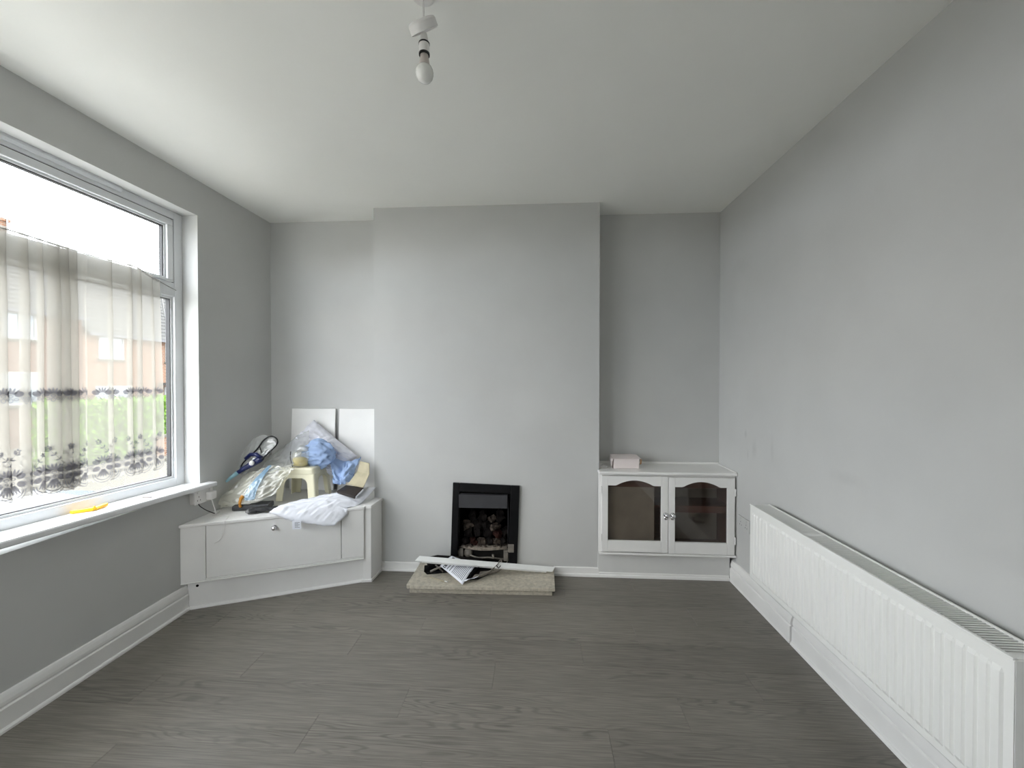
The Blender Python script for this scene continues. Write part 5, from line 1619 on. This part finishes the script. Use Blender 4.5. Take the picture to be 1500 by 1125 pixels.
pl = thing('mains_plug', 'white plug with a flex in the socket under the window sill', 'plug', (XL + 0.05, 2.53, 0.67))
B(XL + 0.0415, XL + 0.078, 2.510, 2.560, 0.648, 0.700).build('plug_body', 'plastic', pl, bevel=0.007, seg=3)
Mesh().tube(catmull([(XL + 0.060, 2.535, 0.650), (XL + 0.066, 2.54, 0.615), (XL + 0.075, 2.545, 0.575), (XL + 0.070, 2.555, CTOP + 0.008), (XL + 0.060, 2.60, CTOP + 0.005)], 6), 0.0032, 8).build('flex', 'plastic', pl, smooth=True)
Mesh().tube(catmull([(XL + 0.040, 2.455, 0.640), (XL + 0.045, 2.465, 0.620), (XL + 0.056, 2.50, 0.585), (XL + 0.070, 2.548, CTOP + 0.010)], 6), 0.0026, 8).build('black_lead', 'rubber', pl, smooth=True)

# ================================================================== PENDANT LIGHT
pn = thing('pendant_light', 'bare white bulb hanging from a loose tilted ceiling rose', 'pendant light', (-0.377, 1.35, H))
px_, py_ = -0.377, 1.35
Mesh().lathe([(0.038, 0), (0.038, -0.008), (0.030, -0.012), (0.001, -0.013)], (px_, py_, H - 0.0005), (0, 0, 1), 24).build('rose_base', 'plastic', pn, smooth=False)
Mesh().tube([(px_, py_, H - 0.012), (px_ + 0.001, py_, 2.63), (px_ + 0.002, py_, 2.570)], 0.0032, 8).build('cord', 'plastic', pn, smooth=True)
rax = V(-0.266, -0.606, 0.743)
Mesh().lathe([(0.012, 0.033), (0.030, 0.033), (0.043, 0.030), (0.047, 0.024), (0.0475, 0.0), (0.0455, 0.0), (0.0445, 0.004), (0.012, 0.006)], V(px_ + 0.003, py_ + 0.009, 2.585), rax, 72).build('rose_cover', 'plastic', pn, smooth=False, bevel=0.001)
hx = V(0.02, -0.02, -1.0)
hp0 = V(px_ + 0.002, py_, 2.572)
Mesh().lathe([(0.006, 0.0), (0.010, 0.004), (0.0125, 0.014), (0.0145, 0.028), (0.0150, 0.036)], hp0, hx, 28).build('holder_cap', 'plastic', pn, smooth=True)
Mesh().lathe([(0.0182, 0.034), (0.0182, 0.038), (0.0150, 0.038)], hp0, hx, 28).build('holder_ring', 'rubber', pn, smooth=False)
Mesh().lathe([(0.0150, 0.0382), (0.0172, 0.0386), (0.0172, 0.068), (0.0150, 0.070)], hp0, hx, 36).build('holder_skirt', 'plastic', pn, smooth=False)
Mesh().lathe([(0.0178, 0.068), (0.0178, 0.074), (0.0135, 0.074)], hp0, hx, 28).build('holder_ring', 'rubber', pn, smooth=False)
Mesh().lathe([(0.0130, 0.072), (0.0142, 0.084), (0.0162, 0.098), (0.0190, 0.1095), (0.0192, 0.110)], hp0, hx, 30).build('bulb_collar', 'collar', pn, smooth=True)
prof = [(0.0192, 0.1102), (0.0238, 0.115), (0.0272, 0.122), (0.0288, 0.130), (0.0285, 0.138), (0.0262, 0.147), (0.0212, 0.155), (0.0130, 0.1605), (0.004, 0.1628), (0.0005, 0.163)]
Mesh().lathe(prof, hp0, hx, 36).build('bulb_globe', 'bulb', pn, smooth=True)

# ================================================================== ON THE WINDOW SILL
yk = thing('yellow_clip', 'yellow plastic hinged clip lying on the window sill', 'clip', (-2.22, 1.9, 0.776))
zb = sill_z(1.9) + 0.001
mb = Mesh()
a_, b_ = V(-2.258, 1.842, zb), V(-2.205, 1.905, zb)
dv = (b_ - a_).normalized()
qv = V(-dv.y, dv.x, 0)
mb.prism([a_ + qv * 0.011, a_ - qv * 0.006 + dv * 0.008, b_ - qv * 0.010, b_ + qv * 0.010], V(0, 0, 0.016))
mb.build('clip_arm', 'yellow', yk, bevel=0.004)
mb = Mesh()
c_ = V(-2.222, 1.985, sill_z(1.98) + 0.001)
dv2 = (c_ - b_).normalized()
qv2 = V(-dv2.y, dv2.x, 0)
zz = sill_z(1.93) + 0.001
s0 = b_ + dv2 * 0.004
mb.prism([V(*(s0 - qv2 * 0.010).xy, zz), V(*(c_ - qv2 * 0.007).xy, zz), V(*(c_ + qv2 * 0.007).xy, zz), V(*(s0 + qv2 * 0.010).xy, zz)], V(0, 0, 0.017))
mb.build('clip_arm', 'yellow', yk, bevel=0.004)
Mesh().tube([V(b_.x + 0.002, b_.y + 0.002, zb + 0.001), V(b_.x + 0.002, b_.y + 0.002, zb + 0.022)], 0.005, 8).build('hinge_pin', 'yellow', yk, smooth=True)
o = Mesh().tube([(-2.20, 2.155, sill_z(2.155) + 0.0035), (-2.155, 2.165, sill_z(2.165) + 0.0035)], 0.003, 6).build('screw', 'dustymetal', smooth=True)
tag(o, 'small loose screw lying on the window sill', 'screw')

# ================================================================== OUTSIDE
G = GROUND
struct(B(-8.5, XL - 0.23, -30, 60, G - 0.3, G).build('pavement_near', 'pave'), 'pale tarmac pavement below the window')
struct(B(XL - 0.228, 30, -30, YF - 0.16, G - 0.3, G).build('yard', 'pave'), 'pale paved yard behind the house')
struct(B(-12.0, -8.65, -30, 60, G - 0.4, G - 0.10).build('road', 'road'), 'grey tarmac road')
struct(B(-8.648, -8.502, -30, 60, G - 0.4, G - 0.001).build('kerb_near', 'kerb'), 'concrete kerb of the near pavement')
struct(B(-12.15, -12.002, -30, 60, G - 0.4, G - 0.001).build('kerb_far', 'kerb'), 'concrete kerb of the far pavement')
struct(B(-60, -12.152, -30, 60, G - 0.3, G).build('pavement_far', 'farpave'), 'pale pavement and front gardens across the road')

HX = -19.3
def house(y0, y1, zlift, brick, label, windows, doors):
    eave, ridge = 3.62 + zlift, 6.75 + zlift
    base = G
    hs = thing('house', label, 'house', (HX - 3.7, (y0 + y1) / 2, G), 'houses across the road')
    mb = Mesh()
    mb.box(HX - 7.4, HX, y0, y1, base, eave)
    mb.build('walls', brick, hs)
    mb = Mesh()
    mb.prism([V(HX - 7.38, y0 + 0.02, eave), V(HX - 0.02, y0 + 0.02, eave), V(HX - 3.7, y0 + 0.02, ridge - 0.12)], V(0, y1 - y0 - 0.04, 0))
    mb.build('gables', brick, hs)
    # two roof slopes built course by course
    for side in (1, -1):
        mb = Mesh()
        xe, xr = HX - 3.7 + side * 4.0, HX - 3.7
        ze, zr = eave - 0.22, ridge
        nrow = 16
        for i in range(nrow):
            t0, t1 = i / nrow, (i + 1) / nrow
            xa, xb2 = xe + (xr - xe) * t0, xe + (xr - xe) * t1
            za, zb2 = ze + (zr - ze) * t0, ze + (zr - ze) * t1
            mb.prism([V(xa, y0, za + 0.05), V(xb2, y0, zb2 + 0.015), V(xb2, y0, zb2 - 0.06), V(xa, y0, za - 0.03)], V(0, y1 - y0, 0))
        mb.build('roof_slope', 'slate', hs)
    B(HX + 0.22, HX + 0.36, y0, y1, eave - 0.32, eave - 0.20).build('gutter', 'hood', hs)
    for (wy0, wy1, wz0, wz1) in windows:
        f = Mesh()
        t = 0.07
        f.box(HX - 0.02, HX + 0.03, wy0, wy1, wz0, wz0 + t)
        f.box(HX - 0.02, HX + 0.03, wy0, wy1, wz1 - t, wz1)
        f.box(HX - 0.02, HX + 0.03, wy0, wy0 + t, wz0 + t, wz1 - t)
        f.box(HX - 0.02, HX + 0.03, wy1 - t, wy1, wz0 + t, wz1 - t)
        f.box(HX - 0.02, HX + 0.03, (wy0 + wy1) / 2 - t / 2, (wy0 + wy1) / 2 + t / 2, wz0 + t, wz1 - t)
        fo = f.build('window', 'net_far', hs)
        for (q0, q1) in ((wy0 + t, (wy0 + wy1) / 2 - t / 2), ((wy0 + wy1) / 2 + t / 2, wy1 - t)):
            B(HX + 0.003, HX + 0.008, q0, q1, wz0 + t, wz1 - t).build('pane', 'housewin', fo)
        B(HX + 0.0, HX + 0.10, wy0 - 0.06, wy1 + 0.06, wz0 - 0.09, wz0 - 0.005).build('window_ledge', 'kerb', hs)
    for (dy0, dy1) in doors:
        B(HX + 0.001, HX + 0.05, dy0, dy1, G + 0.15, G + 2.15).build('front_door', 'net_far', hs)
        B(HX + 0.051, HX + 0.056, dy0 + 0.2, dy1 - 0.2, G + 1.25, G + 1.9).build('door_pane', 'housewin', hs)
        B(HX + 0.0, HX + 0.9, dy0 - 0.3, dy1 + 0.3, G + 2.25, G + 2.38).build('porch_roof', 'slate', hs)
    return hs
hA = house(16.32, 26.5, 0.0, 'brick_o', 'orange brick house with grey tiled roof across the road, beyond the privet hedge',
           [(16.95, 18.05, 2.32, 3.36), (20.2, 21.3, 2.30, 3.25), (23.4, 24.5, 2.3, 3.25), (16.8, 18.4, -0.1, 1.1), (22.8, 24.4, -0.1, 1.1)], [(20.12, 20.98)])
hB = house(7.4, 16.30, 0.58, 'brick_p', 'pinkish brick house with a chimney stack across the road, behind the net curtain',
           [(13.65, 14.7, 2.92, 3.92), (9.8, 11.0, 2.92, 3.92), (13.6, 14.8, 0.45, 1.68), (9.6, 11.2, 0.45, 1.68)], [(11.8, 12.7)])
# chimney stack with pots and aerial
st = B(HX - 4.15, HX - 3.25, 15.30, 16.25, 6.5, 8.10).build('chimney_stack', 'brick_o', hB)
B(HX - 4.2, HX - 3.2, 15.25, 16.30, 8.101, 8.22).build('chimney_cap', 'brick_o', hB)
for yy in (15.5, 15.85):
    Mesh().lathe([(0.14, 0), (0.16, 0.05), (0.12, 0.45), (0.14, 0.5), (0.10, 0.5)], (HX - 3.7, yy, 8.221), (0, 0, 1), 14).build('chimney_pot', 'brick_o', hB, smooth=True)
def boom(parent, x, y0, y1, z0, z1, n):
    Mesh().tube([(x, y0, z0), (x, y1, z1)], 0.024, 6).build('boom', 'antenna', parent)
    for i in range(n):
        t = (i + 0.5) / n
        y, z = y0 + (y1 - y0) * t, z0 + (z1 - z0) * t
        Mesh().tube([(x, y, z - 0.10), (x, y, z + 0.10)], 0.012, 5).build('element', 'antenna', parent)
AX = HX - 3.17
ae = thing('tv_aerial', 'grey television aerial with a long boom on the chimney stack across the road', 'aerial', (AX, 16.17, 7.6), 'rooftop aerials')
Mesh().tube([(AX, 16.17, 7.6), (AX, 16.15, 9.12)], 0.028, 6).build('mast', 'antenna', ae)
boom(ae, AX, 16.02, 17.12, 8.86, 8.98, 9)
ae2 = thing('tv_aerial', 'higher grey television aerial left of the long boomed one', 'aerial', (AX, 15.5, 7.6), 'rooftop aerials')
Mesh().tube([(AX, 15.55, 7.6), (AX, 15.55, 9.25)], 0.028, 6).build('mast', 'antenna', ae2)
boom(ae2, AX, 15.4, 16.38, 9.12, 9.18, 7)

# privet hedge: clipped core covered in leaves
hedge = thing('privet_hedge', 'bright green clipped privet hedge across the road', 'hedge', (-13.4, 15.5, G))
HX0, HX1, HY0, HY1, HTOP = -14.1, -13.2, 10.6, 21.0, G + 1.88
mb = Mesh()
def hfn2(p):
    w = noise.noise(p * 1.3) * 0.08
    return V(p.x + w, p.y + w, p.z + w * (1 if p.z > G + 0.5 else 0))
mb.box(HX0 + 0.08, HX1 - 0.08, HY0 + 0.05, HY1 - 0.05, G + 0.002, HTOP - 0.08)
mb.build('hedge_core', 'twig', hedge)
lv = Mesh()
rr = random.Random(21)
def leaf(p, s):
    a = V(rr.gauss(0, 1), rr.gauss(0, 1), rr.gauss(0, 1)).normalized()
    b2 = a.cross(V(rr.gauss(0, 1), rr.gauss(0, 1), rr.gauss(0, 1))).normalized()
    lv.add([p - a * s, p + b2 * s * 0.5, p + a * s, p - b2 * s * 0.5], [(0, 1, 2, 3)])
for i in range(16000):
    y = rr.uniform(HY0, HY1)
    f = rr.random()
    if f < 0.66:
        p = V(HX1 - 0.04 + rr.gauss(0, 0.05), y, rr.uniform(G + 0.03, HTOP))
    elif f < 0.90:
        p = V(rr.uniform(HX0, HX1), y, HTOP + rr.gauss(-0.03, 0.05))
    else:
        p = V(rr.uniform(HX0, HX1), HY0 + rr.gauss(0.02, 0.05), rr.uniform(G + 0.03, HTOP))
    p.x += 0.10 * noise.noise(p * 1.1)
    leaf(p, rr.uniform(0.05, 0.085))
ho = lv.build('leaves', 'hedge', hedge, recalc=False)
ho['kind'] = 'stuff'
# brick gate pier at the kerb
gp = thing('gate_pier', 'small red brick gate pier with a curved iron hoop by the hedge', 'gate pier', (-12.6, 13.1, G))
B(-12.75, -12.45, 12.92, 13.24, G + 0.001, G + 0.62).build('pier', 'brick_o', gp)
B(-12.79, -12.41, 12.88, 13.28, G + 0.621, G + 0.69).build('pier_cap', 'kerb', gp)
Mesh().tube([V(-12.6, 13.28 + 0.55 * math.sin(w), G + 0.7 + 0.75 * (1 - math.cos(w))) for w in [D(10 * i) for i in range(10)]], 0.025, 6).build('hoop', 'antenna', gp)

# parked car under the window
CXc, CYc = -5.05, 3.45
car = thing('car', 'white hatchback parked on the pavement below the window', 'car', (CXc, CYc, G))
def carp(x, y, z):
    return V(CXc + x, CYc + y, G + z)
# body: side outline along y (nose towards +y), tapering to the roof
side = [(-1.95, 0.32), (-2.0, 0.62), (-1.92, 0.92), (-1.80, 1.02), (-1.62, 1.40), (-1.30, 1.49), (-0.2, 1.50), (0.25, 1.44), (0.95, 1.02), (1.30, 0.97), (1.78, 0.86), (1.95, 0.66), (1.98, 0.40), (1.90, 0.30)]
def width_at(z):
    return 0.86 - 0.22 * smoothstep(0.95, 1.5, z) - 0.05 * smoothstep(0.5, 0.2, z)
mb = Mesh()
n = len(side)
lay = [-1.0, -0.92, -0.6, 0.0, 0.6, 0.92, 1.0]
vs = []
for k in lay:
    for (y, z) in side:
        crown = (0.05 if z > 0.85 else 0.02) * (1 - k * k)
        bulge = 0.10 * (1 - k * k) if abs(y) > 1.7 else 0.0
        vs.append(carp(k * width_at(z), y + math.copysign(bulge, y), z + crown - (0.03 if abs(k) == 1 and z > 0.8 else 0)))
fs = [tuple(range(n))[::-1], tuple(range((len(lay) - 1) * n, len(lay) * n))]
for j in range(len(lay) - 1):
    for i in range(n):
        fs.append((j * n + i, j * n + (i + 1) % n, (j + 1) * n + (i + 1) % n, (j + 1) * n + i))
mb.add(vs, fs)
mb.build('body', 'carwhite', car, smooth=False, bevel=0.02)
mb = Mesh()
mb.prism([carp(-0.64, 0.33, 1.415), carp(0.64, 0.33, 1.415), carp(0.76, 0.95, 1.045), carp(-0.76, 0.95, 1.045)], V(0, 0.03, 0.05))
mb.build('windscreen', 'carglass', car)
mb = Mesh()
mb.prism([carp(-0.62, -1.62, 1.42), carp(0.62, -1.62, 1.42), carp(0.72, -1.80, 1.06), carp(-0.72, -1.80, 1.06)], V(0, -0.03, 0.02))
mb.build('rear_window', 'carglass', car)
for sx in (-1, 1):
    for (ya, yb2, yc, yd) in ((-1.45, -0.62, -0.62, -1.62), (-0.52, 0.12, 0.78, -0.52)):
        mb = Mesh()
        mb.prism([carp(sx * 0.668, ya, 1.40), carp(sx * 0.668, yb2, 1.40), carp(sx * 0.845, yc, 1.05), carp(sx * 0.845, yd, 1.05)], V(sx * 0.012, 0, 0.01))
        mb.build('side_window', 'carglass', car)
    for wy in (-1.25, 1.22):
        Mesh().lathe([(0.02, -0.10), (0.29, -0.10), (0.31, -0.06), (0.31, 0.06), (0.29, 0.10), (0.20, 0.10), (0.18, 0.07), (0.02, 0.08)], carp(sx * 0.78, wy, 0.3115), (sx, 0, 0), 24).build('wheel', 'tyre', car)
    mb = Mesh()
    mb.box(sx * 0.87 - 0.09, sx * 0.87 + 0.09, 0.62, 0.74, 1.0, 1.13, Matrix.Translation((CXc + sx * 0.06, CYc, G)))
    mb.build('door_mirror', 'carwhite' if sx < 0 else 'carglass', car, bevel=0.02)
    Mesh().lathe([(0.10, 0), (0.09, 0.03), (0.01, 0.04)], carp(sx * 0.60, 1.93, 0.66), (0, 1, 0.1), 16).build('headlamp', 'chrome', car, smooth=True)

# overhead wire to the house
ow = Mesh().tube(catmull([(-2.8, 3.05, 4.2), (-6, 6.2, 3.4), (-12, 12.6, 3.3), (HX + 0.1, 20.7, 3.2)], 8), 0.012, 5).build('telephone_wire', 'antenna', smooth=True)
tag(ow, 'thin telephone wire hanging across the street outside the window', 'cable')
